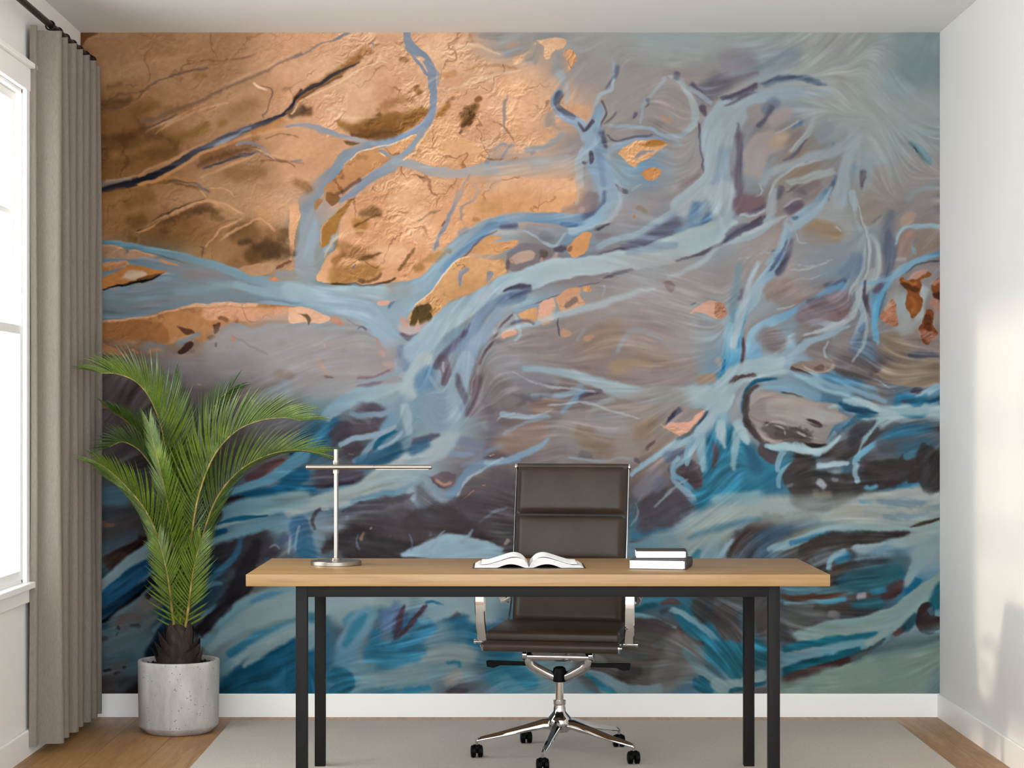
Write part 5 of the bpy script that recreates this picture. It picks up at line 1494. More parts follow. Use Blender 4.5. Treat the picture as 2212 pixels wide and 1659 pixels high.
def paint_mural(NX, NY):
    xs = np.linspace(MX0, MX1, NX); ys = np.linspace(MY0, MY1, NY)
    X, Y = np.meshgrid(xs, ys)
    dx = xs[1]-xs[0]
    wx = _fbm(X, Y, 90, 4, 11)*60; wy = _fbm(X, Y, 90, 4, 12)*60
    rows = [r for r in BASE.strip().split('\n')]
    pal = {}
    for t in PAL.split(): pal[t[0]] = _hex(t[1:])
    G = np.array([[pal[ch] for ch in r] for r in rows])
    img = _samp(G, (X+wx*.6-200)/80, (Y+wy*.6-90)/70)
    img = _blur(img, 14/dx)
    rough = _fbm(X, Y, 24, 4, 21)
    fine = _fbm(X, Y, 7, 3, 22)
    FX = np.zeros_like(X); FY = np.zeros_like(X)
    FX += 0.15; FY += -0.08
    sharp = np.zeros_like(X)
    H, W = X.shape
    sc, ox, oy = 1.0, 0.0, 0.0
    def win(xa, xb, ya, yb):
        i0 = int(np.clip((xa-MX0)/dx, 0, W)); i1 = int(np.clip((xb-MX0)/dx+2, 0, W))
        j0 = int(np.clip((ya-MY0)/dx, 0, H)); j1 = int(np.clip((yb-MY0)/dx+2, 0, H))
        return i0, i1, j0, j1
    for ln in STROKES.strip().split('\n'):
        ln = ln.split('#')[0].strip()
        if not ln: continue
        if ln[0] == 'T':
            if ln[1] == 'F': sc, ox, oy = 1.0, 0.0, 0.0
            else:
                sc = 1/4.608; ox = (170, 630, 1090, 1550)[int(ln[1])]; oy = (70, 420, 780, 1140)[int(ln[2])]
            continue
        head, pts = ln.split(':'); hd = head.split()
        P = np.array([[float(v) for v in p.split(',')] for p in pts.split()])
        P = P*sc+np.array([ox, oy])
        if hd[0] == 'P' or hd[0] == 'Q':     # polygon  P hex soft alpha rough
            col = _hex(hd[1]); soft = max(float(hd[2])*sc, 1.2); al = float(hd[3]); rg = float(hd[4])*sc if len(hd) > 4 else 0
            C = _spline(np.vstack([P, P[:1]]))[:-1] if hd[0] == 'P' else P
            m = soft+rg+4
            i0, i1, j0, j1 = win(C[:, 0].min()-m, C[:, 0].max()+m, C[:, 1].min()-m, C[:, 1].max()+m)
            if i1 <= i0 or j1 <= j0: continue
            x = X[j0:j1, i0:i1]; y = Y[j0:j1, i0:i1]
            ins = np.zeros(x.shape, bool); d2 = np.full(x.shape, 1e9)
            for k in range(len(C)):
                a = C[k]; b = C[(k+1) % len(C)]
                if a[1] != b[1]:
                    cr = ((a[1] > y) != (b[1] > y)) & (x < (b[0]-a[0])*(y-a[1])/(b[1]-a[1])+a[0])
                    ins ^= cr
                ab = b-a; L = max(ab@ab, 1e-9)
                t = np.clip(((x-a[0])*ab[0]+(y-a[1])*ab[1])/L, 0, 1)
                d2 = np.minimum(d2, (x-a[0]-t*ab[0])**2+(y-a[1]-t*ab[1])**2)
            d = np.sqrt(d2)*np.where(ins, -1, 1)
            d = d+(rough[j0:j1, i0:i1]*1.6+fine[j0:j1, i0:i1])*rg
            A = al*_ss(.5-d/soft)
            img[j0:j1, i0:i1] = img[j0:j1, i0:i1]*(1-A[..., None])+col*A[..., None]
        else:                 # stroke: hex[/hex] w[/w..] soft alpha rough
            cols = np.array([_hex(c) for c in hd[0].split('/')]); ws = [float(v) for v in hd[1].split('/')]
            soft = max(float(hd[2])*sc, 1.2); al = float(hd[3]); rg = float(hd[4])*sc if len(hd) > 4 else 0
            seg = np.r_[0, np.cumsum(np.hypot(*np.diff(P, axis=0).T))]; seg /= max(seg[-1], 1e-6)
            wv = np.interp(seg, np.linspace(0, 1, len(ws)), ws)*sc
            cv = np.stack([np.interp(seg, np.linspace(0, 1, len(cols)), cols[:, k]) for k in range(3)], 1)
            av = np.ones(len(P))
            C = _spline(np.hstack([P, wv[:, None], cv, seg[:, None]]))
            m = C[:, 2].max()/2+soft+rg*1.5+3
            i0, i1, j0, j1 = win(C[:, 0].min()-m, C[:, 0].max()+m, C[:, 1].min()-m, C[:, 1].max()+m)
            if i1 <= i0 or j1 <= j0: continue
            D = np.full((j1-j0, i1-i0), 1e9); K = np.zeros(D.shape); Sg = np.zeros(D.shape, int)
            for k in range(len(C)-1):
                a = C[k]; b = C[k+1]
                q = win(min(a[0], b[0])-m, max(a[0], b[0])+m, min(a[1], b[1])-m, max(a[1], b[1])+m)
                if q[1] <= q[0] or q[3] <= q[2]: continue
                x = X[q[2]:q[3], q[0]:q[1]]; y = Y[q[2]:q[3], q[0]:q[1]]
                ab = b[:2]-a[:2]; L = max(ab@ab, 1e-9)
                t = np.clip(((x-a[0])*ab[0]+(y-a[1])*ab[1])/L, 0, 1)
                d = np.sqrt((x-a[0]-t*ab[0])**2+(y-a[1]-t*ab[1])**2)-(a[2]+(b[2]-a[2])*t)/2
                s = (slice(q[2]-j0, q[3]-j0), slice(q[0]-i0, q[1]-i0))
                u = d < D[s]
                D[s] = np.where(u, d, D[s]); K[s] = np.where(u, k+t, K[s])
            kk = np.clip(K, 0, len(C)-1.001); k0 = kk.astype(int); f = (kk-k0)[..., None]
            col = C[k0][..., 3:6]*(1-f)+C[k0+1][..., 3:6]*f
            D = D+(rough[j0:j1, i0:i1]*1.6+fine[j0:j1, i0:i1])*rg
            fade = 1.0
            if len(P) > 1:         # ends that stop inside the picture thin out
                arc = np.r_[0, np.cumsum(np.hypot(*np.diff(C[:, :2], axis=0).T))]
                u = arc[k0]*(1-f[..., 0])+arc[k0+1]*f[..., 0]; LL = arc[-1]
                raw = [[float(v) for v in p.split(',')] for p in pts.split()]
                for e_, q_, us in ((0, raw[0], u), (1, raw[-1], LL-u)):
                    if 5 < q_[0] < 2208 and 5 < q_[1] < 1655 and LL > 1.8*ws[-1 if e_ else 0]*sc:
                        ln_ = min(max(ws[-1 if e_ else 0]*sc*.75, 9), LL*.33)
                        t_ = np.clip(us/ln_, 0, 1)
                        fade = fade*_ss(t_*1.15)
                        D = D+(1-t_)**2*(ws[-1 if e_ else 0]*sc*.28+1)
            A = (al*_ss(.5-D/soft)*fade)
            img[j0:j1, i0:i1] = img[j0:j1, i0:i1]*(1-A[..., None])+col*A[..., None]
            tg = C[k0+1][..., :2]-C[k0][..., :2]
            n = np.hypot(tg[..., 0], tg[..., 1])+1e-6
            sg = np.sign(tg[..., 0]+tg[..., 1]*-.2+1e-9)
            fa = al*_ss(.8-D/(soft*2+8))
            FX[j0:j1, i0:i1] += fa*sg*tg[..., 0]/n*2; FY[j0:j1, i0:i1] += fa*sg*tg[..., 1]/n*2
    # break up the smooth outlines
    a1 = _fbm(X, Y, 46, 2, 61)*9+_fbm(X, Y, 15, 3, 62)*5; b1 = _fbm(X, Y, 46, 2, 63)*9+_fbm(X, Y, 15, 3, 64)*5
    jj, ii = np.mgrid[0:H, 0:W].astype(float)
    img = _samp(img, ii+a1/dx, jj+b1/dx)
    # ---- flow: silky streaks in the water and mud ----
    img = np.clip(img, 0, 1)
    warm = _ss(((img[..., 0]-img[..., 2])/(img[..., 0]+.02)-.30)/.10)
    r = 16/dx
    FX = _blur(FX, r); FY = _blur(FY, r)
    a2 = _fbm(X, Y, 200, 2, 31)*1.0
    n = np.hypot(FX, FY)+1e-6; FX, FY = FX/n, FY/n
    c, s = np.cos(a2), np.sin(a2); FX, FY = FX*c-FY*s, FX*s+FY*c
    jj, ii = np.mgrid[0:H, 0:W].astype(float)
    nz = np.dstack([_fbm(X, Y, 5, 2, 41), _fbm(X, Y, 12, 2, 42)])*2.4
    src = np.dstack([img, nz]); acc = src.copy(); wt = 1.0; accn = nz.copy(); wn = 1.0
    for sgn in (1, -1):
        x, y = ii.copy(), jj.copy()
        for st in range(16):
            fx = _samp(FX, x, y); fy = _samp(FY, x, y)
            x += sgn*fx*2.6/dx; y += sgn*fy*2.6/dx
            accn += _samp(nz, x, y)*(1-st/17); wn += 1-st/17
            if st < 7:
                w_ = 1-st/8
                acc += _samp(src, x, y)*w_; wt += w_
    acc /= wt; accn /= wn
    lic = accn[..., 0]*1.1+accn[..., 1]*1.0
    cool = (1-warm)[..., None]
    mixk = .35*cool
    img = img*(1-mixk)+acc[..., :3]*mixk
    lum = img.mean(-1)
    patchy = .25+1.0*_ss(_fbm(X, Y, 110, 3, 33)*3.4+.5)
    amp = .31*(1-_ss((lum-.40)/.2)*.68)*patchy
    lic = np.where(lic > 0, lic*1.25, lic*.8)
    img = img*(1+(lic*amp)[..., None]*cool*np.array([.92, 1.0, 1.08]))
    img = img+.45*cool*(img-_blur(img, 12/dx))+.5*cool*(img-_blur(img, 3/dx))
    g_ = img.mean(-1, keepdims=True)
    img = g_+(img-g_)*(1-.15*cool)
    img += (cool*(fine*.018+rough*.02)[..., None])
    # ---- orange land: wrinkled relief ----
    wu = _fbm(X, Y, 34, 4, 51)*46; wv = _fbm(X, Y, 34, 4, 52)*46
    h1 = _fbm(X+wu, Y+wv, 15, 4, 53, .62, ang=-.5, an=1.35, ridge=True)
    h2 = _fbm(X+wu*1.5, Y+wv*1.5, 60, 3, 54, .5, ang=-.5, an=1.5)
    h3 = _fbm(X+wu, Y+wv, 5.5, 3, 57, .6, ang=-.5, an=1.6)
    gy, gx = np.gradient(h1*3.6+h2*7+h3*1.5, dx)
    emb = np.clip((gx*.5+gy*.85)*.62, -.34, .20)
    zone = .35+.65*_ss((X-560)/300)
    patch = .10+.9*_ss(_fbm(X, Y, 55, 3, 55)*3.4+.38)
    e = emb*zone*warm*patch
    img = img*(1+e[..., None]*np.array([.75, 1.0, 1.2]))
    # thin winding gullies
    r_ = np.abs(_fbm(X+wu*1.2, Y+wv*1.2, 70, 2, 58, .5, ang=-.5, an=1.5))
    gul = _ss(1-r_/.022)*_ss(_fbm(X, Y, 80, 2, 59)*4+.4)
    img = img*(1-(gul*.30*warm*(.4+.6*zone))[..., None]*np.array([.8, 1.0, 1.15]))
    var = _fbm(X, Y, 50, 5, 56, .62, ang=-.45, an=1.8)
    img = img*(1+(var*.30*warm)[..., None]*np.array([.75, 1.0, 1.3]))
    img = img*(1+(fine*.10*warm)[..., None])
    g_ = img.mean(-1, keepdims=True); img = g_+(img-g_)*(1-.08*warm[..., None])
    return np.clip(img, 0, 1)
MURAL_GAIN = np.array([.76, .745, .74])
# ------------------------------------------------------------------ room shell
XL, XR, YB, YF, ZC = -1.7523, 1.8177, 8.0, 2.0, 2.843
def struct(name, bm, mat, smooth=None, parent=None):
    o = obj(name, bm, mat, parent, smooth)
    if parent is None: o['kind'] = 'structure'
    return o
b = nb(); box(b, XL-.25, XR+.25, YF, YB+.25, -.12, 0); struct('floor', b, FLOOR)
b = nb(); box(b, XL-.25, XR+.25, YF, YB+.25, ZC, ZC+.12); struct('ceiling', b, CEIL)
b = nb(); box(b, XL-.25, XR+.25, YB, YB+.2, 0, ZC); struct('wall_back', b, WALL)
b = nb(); box(b, XR, XR+.2, YF, YB, 0, ZC); struct('wall_right', b, WALL)
# left wall: window in view, plus an unseen one added to let in skylight
WZ0, WZ1 = .64, 2.44
seen_and_added_wins = [(5.62, 7.03), (3.55, 4.96)]
b = nb(); edges = [YF]
for a, c in sorted(seen_and_added_wins): edges += [a, c]
edges.append(YB)
for i in range(0, len(edges), 2): box(b, XL-.055, XL, edges[i], edges[i+1], 0, ZC)
for a, c in seen_and_added_wins:
    box(b, XL-.055, XL, a, c, 0, WZ0); box(b, XL-.055, XL, a, c, WZ1, ZC)
struct('wall_left', b, WALL)
def base_board(name, x0, x1, y0, y1, cut):
    b = nb(); vs = box(b, x0, x1, y0, y1, 0, .096)
    es = [e for e in b.edges if all(abs(q.co.z-.096) < 1e-5 for q in e.verts)]
    bmesh.ops.bevel(b, geom=es, offset=.003, segments=2, affect='EDGES'); struct(name, b, TRIM)
base_board('baseboard_back', XL, XR, YB-.013, YB, 0)
base_board('baseboard_left', XL, XL+.013, YF, YB-.013, 0)
base_board('baseboard_right', XR-.013, XR, YF, YB-.013, 0)
for wi, (ya, yb) in enumerate(seen_and_added_wins):
    b = nb(); bw = .062
    # casing around the opening, head with a small cornice
    box(b, XL, XL+.017, ya-bw, ya+.004, WZ0-.02, WZ1+.01, .003)
    box(b, XL, XL+.017, yb-.004, yb+bw, WZ0-.02, WZ1+.01, .003)
    box(b, XL, XL+.020, ya-bw-.01, yb+bw+.01, WZ1, WZ1+.085, .004)
    box(b, XL, XL+.036, ya-bw-.02, yb+bw+.02, WZ1+.085, WZ1+.105, .004)
    W = struct('window_%d' % (wi+1), b, TRIM)  # the second one is out of view, added only for its skylight
    # jamb lining
    b = nb()
    box(b, XL-.055, XL, ya, ya+.012, WZ0, WZ1); box(b, XL-.055, XL, yb-.012, yb, WZ0, WZ1)
    box(b, XL-.055, XL, ya, yb, WZ1-.012, WZ1); box(b, XL-.055, XL, ya, yb, WZ0, WZ0+.012)
    struct('jamb', b, TRIM, parent=W)
    b = nb(); box(b, XL-.02, XL+.038, ya-bw-.015, yb+bw+.015, WZ0-.022, WZ0+.002, .004)
    box(b, XL, XL+.016, ya-bw, yb+bw, WZ0-.075, WZ0-.022, .003); struct('window_sill', b, TRIM, parent=W)
    for nm, z0, z1, xo, munt in (('upper_sash', 1.54, WZ1-.012, -.024, (1.99,)), ('lower_sash', WZ0+.012, 1.58, .002, ())):
        b = nb(); x0, x1 = XL+xo-.026, XL+xo+.0; s = .030
        box(b, x0, x1, ya+.012, ya+.012+s, z0, z1, .003); box(b, x0, x1, yb-.012-s, yb-.012, z0, z1, .003)
        box(b, x0, x1, ya+.012+s, yb-.012-s, z0, z0+.036, .003); box(b, x0, x1, ya+.012+s, yb-.012-s, z1-.034, z1, .003)
        ym = (ya+yb)/2
        for q in munt: box(b, x0+.006, x1-.006, ya+.03, yb-.03, q-.011, q+.011, .003)
        if munt: box(b, x0+.006, x1-.006, ym-.011, ym+.011, z0+.02, z1-.02, .003)
        s_ = struct(nm, b, TRIM, parent=W)
        b = nb(); box(b, x1-.012, x1-.008, ya+.03, yb-.03, z0+.02, z1-.02); struct('pane', b, GLASS, parent=s_)
# ------------------------------------------------------------------ the mural on the back wall
def build_mural():
    NX = 1238; NY = 953
    img = paint_mural(NX, NY)
    a = np.where(img <= .04045, img/12.92, ((img+.055)/1.055)**2.4)
    a = np.clip(a*MURAL_GAIN, 0, .9)
    xs = np.linspace(XL+.0005, XR-.0005, NX); zs = np.linspace(ZC-.001, .0965, NY)
    X, Z = np.meshgrid(xs, zs)
    co = np.stack([X, np.full_like(X, YB-.0025), Z], -1).reshape(-1, 3).astype(np.float32)
    me = bpy.data.meshes.new('wall_mural'); nv = NX*NY; nf = (NX-1)*(NY-1)
    me.vertices.add(nv); me.vertices.foreach_set('co', co.ravel())
    i = np.arange(NX-1); j = np.arange(NY-1); I, J = np.meshgrid(i, j); k = (J*NX+I).ravel()
    q = np.stack([k, k+NX, k+NX+1, k+1], 1).astype(np.int32)
    me.loops.add(nf*4); me.loops.foreach_set('vertex_index', q.ravel())
    me.polygons.add(nf); me.polygons.foreach_set('loop_start', (np.arange(nf)*4).astype(np.int32))
    me.update(calc_edges=True)
    at_ = me.color_attributes.new('print', 'FLOAT_COLOR', 'POINT')
    rgba = np.ones((nv, 4), np.float32); rgba[:, :3] = a.reshape(-1, 3)
    at_.data.foreach_set('color', rgba.ravel())
    m = M('mural_print', '808080', .85, spec=.06)
    vcn = m.n('ShaderNodeVertexColor'); vcn.layer_name = 'print'
    gr = m.noise(m.coord((1, 1, 1)), 700, 2, .6)
    m.base(m.mix(1, vcn.outputs['Color'], m.ramp(gr, [(.3, .965), (.7, 1.0)]), 'MULTIPLY'))
    me.materials.append(m.m)
    o = bpy.data.objects.new('wall_mural', me); C.objects.link(o)
    tag(o, 'large wall mural of an aerial river delta in orange and blue covering the back wall', 'mural')
build_mural()
# ------------------------------------------------------------------ rug
b = nb(); box(b, -1.105, 1.605, 4.3, 7.86, .0005, .008, .003)
tag(obj('rug', b, RUG), 'flat woven grey rug on the oak floor under the desk and chair', 'rug')
RT = .008
# ------------------------------------------------------------------ curtain and rod
def curtain():
    pts = []; y = 7.085; xo, xi = -1.634, -1.731
    pts += [(-1.736, 7.070), (-1.716, 7.074), (-1.712, 7.086), (-1.726, 7.10)]
    ys = [7.135, 7.262, 7.385, 7.505, 7.622, 7.735]
    for k, q in enumerate(ys):
        dxx = random.uniform(-.004, .004)
        pts += [(xi+.012, q-.006), (xi+.05, q+.001), (xo-.012+dxx, q+.004), (xo+dxx, q+.018), (xo-.006+dxx, q+.036), (xi+.045, q+.050), (xi+.006, q+.064), (xi, q+.085)]
    pts += [(xi+.02, 7.845), (xo-.01, 7.852), (xo, 7.865)]
    P = cr([(x, y, 0) for x, y in pts], 5)
    b = nb(); nz = 60; cols = []
    n = len(P); th = .0016
    sides = []
    for s in (0, 1):
        G = []
        for k in range(nz+1):
            z = .035+(2.687-.035)*k/nz; row = []
            tz = k/nz
            for i, p in enumerate(P):
                t = (P[min(i+1, n-1)]-P[max(i-1, 0)]).normalized(); nr = Vector((-t.y, t.x, 0))
                amp = 1-.10*tz+.03*math.sin(3*z+p.y*9)
                x = -1.69+(p.x+1.69)*amp+.003*math.sin(z*2.1+p.y*23)
                yy = p.y+.006*math.sin(z*1.7+p.y*11)*(1-tz)
                zz = z
                if tz > .985: zz = z-.010*math.sin((p.y-7.07)*math.pi/.12)**2
                row.append(b.verts.new(Vector((x, yy, zz))+nr*th*(s-.5)))
            G.append(row)
        sides.append(G)
    for s, G in enumerate(sides):
        for k in range(nz):
            for i in range(n-1):
                f = (G[k][i], G[k][i+1], G[k+1][i+1], G[k+1][i])
                b.faces.new(f if s else f[::-1])
    A, B = sides
    for k in range(nz):
        for i in (0, n-1): b.faces.new((A[k][i], B[k][i], B[k+1][i], A[k+1][i]))
    for i in range(n-1):
        for k in (0, nz): b.faces.new((A[k][i], B[k][i], B[k][i+1], A[k][i+1]))
    o = obj('curtain', b, CLOTH, None, 60)
    tag(o, 'floor-length pleated taupe curtain hanging beside the window at the back left corner', 'curtain')
    # stitched heading band
    b = nb()
    for zz in (2.575,):
        Q = [Vector((p.x+.0016 if 1 else 0, p.y-.0016, zz)) for p in P]
        for i in range(len(Q)-1):
            pass
    b.free()
    return o
cur = curtain()
rod = empty('curtain_rod', (-1.68, 7.87, 2.703)); tag(rod, 'black metal curtain rod above the window and the taupe curtain', 'curtain rod')
def local(bm, o):
    bmesh.ops.transform(bm, matrix=Matrix.LocRotScale(o.location, o.rotation_euler, None).inverted(), verts=bm.verts); return bm
b = nb(); tube(b, [(-1.68, 4.6, 2.703), (-1.68, 7.86, 2.703)], .0125, 16); obj('pole', local(b, rod), ROD, rod, 40)
b = nb(); tube(b, [(-1.68, 7.858, 2.703), (-1.68, 7.864, 2.703), (-1.68, 7.874, 2.703), (-1.68, 7.884, 2.703), (-1.68, 7.888, 2.703)], [.0125, .018, .021, .016, .006], 18); obj('finial', local(b, rod), ROD, rod, 50)
for yy in (5.4, 4.7):
    b = nb(); tube(b, [(-1.752, yy, 2.703), (-1.68, yy, 2.703)], .006, 10); tube(b, [(-1.752, yy, 2.703), (-1.747, yy, 2.703)], .022, 16); obj('bracket', local(b, rod), ROD, rod, 40)
for q in (7.153, 7.28, 7.403, 7.523, 7.64, 7.753, 7.83):
    b = nb()
    tube(b, [Vector((-1.68+.0165*math.cos(t), q, 2.703+.0165*math.sin(t)-.002)) for t in [2*math.pi*k/20 for k in range(20)]], .0032, 8, closed=True)
    o = obj('curtain_ring', local(b, rod), ROD, rod, 60)
# ------------------------------------------------------------------ desk
DT = .742
desk = empty('desk', (.1145, 6.526, RT)); tag(desk, 'long desk with light oak top and black square metal legs', 'desk')
b = nb(); box(b, -.823, 1.052, 6.178, 6.874, DT-.038, DT, .0012, 2); obj('tabletop', local(b, desk), OAK, desk, 30)
TF_ = DT-.038
x0, x1, y0, y1, s = -.665, .894, 6.196, 6.860, .037
for (lx, ly) in ((x0, y0), (x1-s, y0), (x0, y1-s), (x1-s, y1-s)):
    b = nb(); box(b, lx, lx+s, ly, ly+s, RT, TF_-s if 0 else TF_, .0015); obj('leg', local(b, desk), FRAME, desk, 30)
for ly in (y0, y1-s):
    b = nb(); box(b, x0+s, x1-s, ly, ly+s, TF_-s+.001, TF_, .0015); obj('rail', local(b, desk), FRAME, desk, 30)
for lx in (x0, x1-s):
    b = nb(); box(b, lx, lx+s, y0+s, y1-s, TF_-s+.001, TF_, .0015); obj('rail', local(b, desk), FRAME, desk, 30)
# ------------------------------------------------------------------ desk lamp
LX, LY = -.568, 6.58
lamp = empty('desk_lamp', (LX, LY, DT)); tag(lamp, 'brushed nickel desk lamp with round base and horizontal bar arm on the desk', 'lamp')
b = nb(); lathe(b, [(.0, 0), (.082, 0), (.087, .0015), (.087, .0125), (.0855, .0145), (.02, .0150), (0.0001, .0150)], (0, 0, 0), 72, False); obj('base', b, NICKEL, lamp, 35)
b = nb(); lathe(b, [(.0165, .0148), (.0170, .0185), (.0150, .0195), (.0150, .0225), (.0105, .0235)], (0, 0, 0), 40); obj('base_ring', b, NICKEL, lamp, 35)
b = nb(); lathe(b, [(.0078, .022), (.0078, .394), (.0070, .395)], (0, 0, 0), 32); obj('pole', b, NICKEL, lamp, 35)
za = .334
b = nb(); lathe(b, [(.0112, za-.022), (.0112, za-.010), (.0092, za-.006), (.0092, za+.006), (.0112, za+.010), (.0112, za+.022)], (0, 0, 0), 32); obj('collar', b, NICKEL, lamp, 35)
arm = nb(); tube(arm, [(-.101, -.012, za), (-.099, -.012, za), (.128, -.012, za), (.1285, -.012, za)], [.0062, .0078, .0078, .0066], 20)
armo = obj('arm', arm, NICKEL, lamp, 35)
b = nb(); tube(b, [(.1285, -.012, za), (.1315, -.012, za)], .0062, 20); tube(b, [(.1315, -.012, za), (.132, -.012, za), (.320, -.012, za), (.326, -.012, za), (.3285, -.012, za)], [.0066, .0076, .0076, .0070, .0040], 20); obj('light_head', b, NICKEL, lamp, 35)
b = nb(); box(b, .136, .316, -.016, -.008, za-.0082, za-.0070, .0003); obj('diffuser', b, PAPER, lamp)
# ------------------------------------------------------------------ open book
bk = empty('open_book', (.0895, 6.52, DT)); tag(bk, 'open book with white pages lying face up at the middle of the desk', 'book')
HW, HD = .1865, .100
def wave(u):           # page surface height over half width u 0..1 (spine to fore edge)
    return .0035+.0285*math.sin(min(u*1.18, 1)*math.pi)**.8*math.exp(-2.2*u)*1.75+.0115*(1-math.exp(-7*u))*(1-.35*u)
b = nb()
for sgn in (-1, 1):
    top = []; n = 28
    for k in range(n+1):
        u = k/n; x = sgn*(u*(HW-.018)); top.append((x, wave(u)))
    # page block: two layers seen from the front, slanted fore edge
    tv = [[b.verts.new((x, y, z)) for x, z in top] for y in (-HD, HD)]
    bt = []
    for y in (-HD, HD):
        row = []
        for k, (x, z) in enumerate(top):
            u = k/n; lift = max(0, .0105*math.sin(min(max((u-.08)/.5, 0), 1)*math.pi))
            row.append(b.verts.new((sgn*(u*(HW-.004)), y*1.0, .0022+lift*1.15)))
        bt.append(row)
    for k in range(n):
        b.faces.new((tv[0][k], tv[0][k+1], tv[1][k+1], tv[1][k]))
        b.faces.new((bt[0][k], bt[0][k+1], bt[1][k+1], bt[1][k]))
        for r in (0, 1): b.faces.new((bt[r][k], bt[r][k+1], tv[r][k+1], tv[r][k]))
    b.faces.new((bt[0][n], bt[1][n], tv[1][n], tv[0][n])); b.faces.new((bt[0][0], bt[1][0], tv[1][0], tv[0][0]))
obj('page_block', b, EDGES, bk, 40)
for sgn in (-1, 1):
    b = nb(); n = 28; rows = []
    for y in (-HD-.003, HD-.002):
        for off in (.0036, .0050):
            rows.append([b.verts.new((sgn*(.003+(k/n)*(HW-.030)), y, wave(k/n)+off*min(1, .25+(k/n)*2.2))) for k in range(n+1)])
    r0, r1, r2, r3 = rows
    for k in range(n):
        b.faces.new((r1[k], r1[k+1], r3[k+1], r3[k])); b.faces.new((r0[k], r0[k+1], r2[k+1], r2[k]))
        b.faces.new((r0[k], r0[k+1], r1[k+1], r1[k])); b.faces.new((r2[k], r2[k+1], r3[k+1], r3[k]))
    b.faces.new((r0[n], r1[n], r3[n], r2[n])); b.faces.new((r0[0], r1[0], r3[0], r2[0]))
    obj('page', b, PAGE, bk, 40)
b = nb(); box(b, -HW-.002, HW+.002, -HD-.003, HD+.003, .0002, .0022, .0005); obj('cover', b, COVER, bk)
# ------------------------------------------------------------------ the two stacked books
def closed_book(name, loc, rz, wdt, dep, th, label, spine):
    o = empty(name, loc, rz); tag(o, label, 'book', 'closed books stacked on the desk')
    c = .0022
    b = nb(); box(b, -wdt/2+.001, wdt/2-.004, -dep/2+.003, dep/2-.003, c, th-c, .0004); obj('page_block', b, PAPER, o)
    b = nb(); box(b, -wdt/2, wdt/2, -dep/2, dep/2, 0, c, .0005); box(b, -wdt/2, wdt/2, -dep/2, dep/2, th-c, th, .0005)
    tube(b, [(wdt/2-.0065, -dep/2+.0005, c), (wdt/2-.0065, dep/2-.0005, c)], .0018, 8); tube(b, [(wdt/2-.0065, -dep/2+.0005, th-c), (wdt/2-.0065, dep/2-.0005, th-c)], .0018, 8)
    obj('cover', b, COVER, o)
    b = nb(); n = 10; pr = []
    for k in range(n+1):
        t = k/n; pr.append((wdt/2-.001+.0035*math.sin(t*math.pi), t*th))
    A = [[b.verts.new((x, y, z)) for x, z in pr]+[b.verts.new((wdt/2-.003, y, th)), b.verts.new((wdt/2-.003, y, 0))] for y in (-dep/2, dep/2)]
    m_ = len(A[0])
    for k in range(m_): b.faces.new((A[0][k], A[0][(k+1) % m_], A[1][(k+1) % m_], A[1][k]))
    b.faces.new(A[0]); b.faces.new(A[1][::-1]); obj('spine', b, COVER, o, 40)
    return o
closed_book('book', (.5335, 6.468, DT), math.radians(-12), .188, .185, .0315, 'larger black covered book lying at the bottom of the stack on the desk', 1)
closed_book('book', (.535, 6.50, DT+.0317), math.radians(-2), .170, .125, .0265, 'smaller black covered book lying on top of the larger one on the desk', 1)
# ------------------------------------------------------------------ office chair
ch = empty('office_chair', (.209, 7.03, RT), math.radians(-10)); tag(ch, 'brown leather swivel office chair with chrome frame standing behind the desk', 'chair')
Rz = Matrix.Rotation(math.radians(10), 4, 'Z')    # undo the turn for the five star base
angs = [185, 257, 329, 41, 113]
b = nb(); lathe(b, [(.012, .088), (.034, .090), (.043, .105), (.046, .125), (.040, .143), (.027, .158), (.0215, .166), (.0215, .190), (.023, .192), (.023, .204), (.012, .206)], (0, 0, 0), 40); obj('hub', b, CHROME, ch, 35)
for a in angs:
    t = math.radians(a+10); d = Vector((math.cos(t), math.sin(t), 0)); sd_ = Vector((-d.y, d.x, 0))
    b = nb(); rings = []
    for u, z, w2, hh in ((.030, .128, .019, .020), (.06, .128, .018, .018), (.13, .112, .0155, .014), (.21, .094, .012, .0105), (.285, .079, .0085, .008), (.300, .075, .0075, .007), (.306, .072, .005, .004)):
        c = d*u+Vector((0, 0, z-.010)); pr = [(-1, -.55), (-.8, -.9), (.8, -.9), (1, -.55), (.75, .25), (.28, 1), (-.28, 1), (-.75, .25)]
        rings.append([b.verts.new(c+sd_*w2*x+Vector((0, 0, hh*y))) for x, y in pr])
    for A, B in zip(rings, rings[1:]):
        for k in range(8): b.faces.new((A[k], A[(k+1) % 8], B[(k+1) % 8], B[k]))
    b.faces.new(rings[0]); b.faces.new(rings[-1][::-1]); obj('base_leg', b, CHROME, ch, 50)
    cc = d*.303
    b = nb(); roll = random.uniform(0, 6); ax = Vector((math.cos(t+1.1), math.sin(t+1.1), 0)); ax = Rz.to_3x3() @ Vector((math.cos(math.radians(8)), .14, 0))
    cen = cc+Vector((0, 0, .0225))
    for s1 in (-1, 1):
        tube(b, [cen+ax*s1*.0045, cen+ax*s1*.006, cen+ax*s1*.0185, cen+ax*s1*.021], [.0200, .0222, .0222, .0185], 26)
    tube(b, [cen-ax*.006, cen+ax*.006], .0075, 12)
    hood = []
    tube(b, [cen+Vector((0, 0, .012))-ax*.0125, cen+Vector((0, 0, .012))+ax*.0125], [.0135]*2, 16)
    co = obj('caster', b, PLAST, ch, 35)
    b = nb(); tube(b, [cc+Vector((0, 0, .040)), cc+Vector((0, 0, .066))], .0055, 12); obj('caster_stem', b, CHROME, co, 35)
b = nb(); tube(b, [(0, 0, .20), (0, 0, .285)], .0150, 24); obj('gas_lift', b, CHROME, ch, 35)
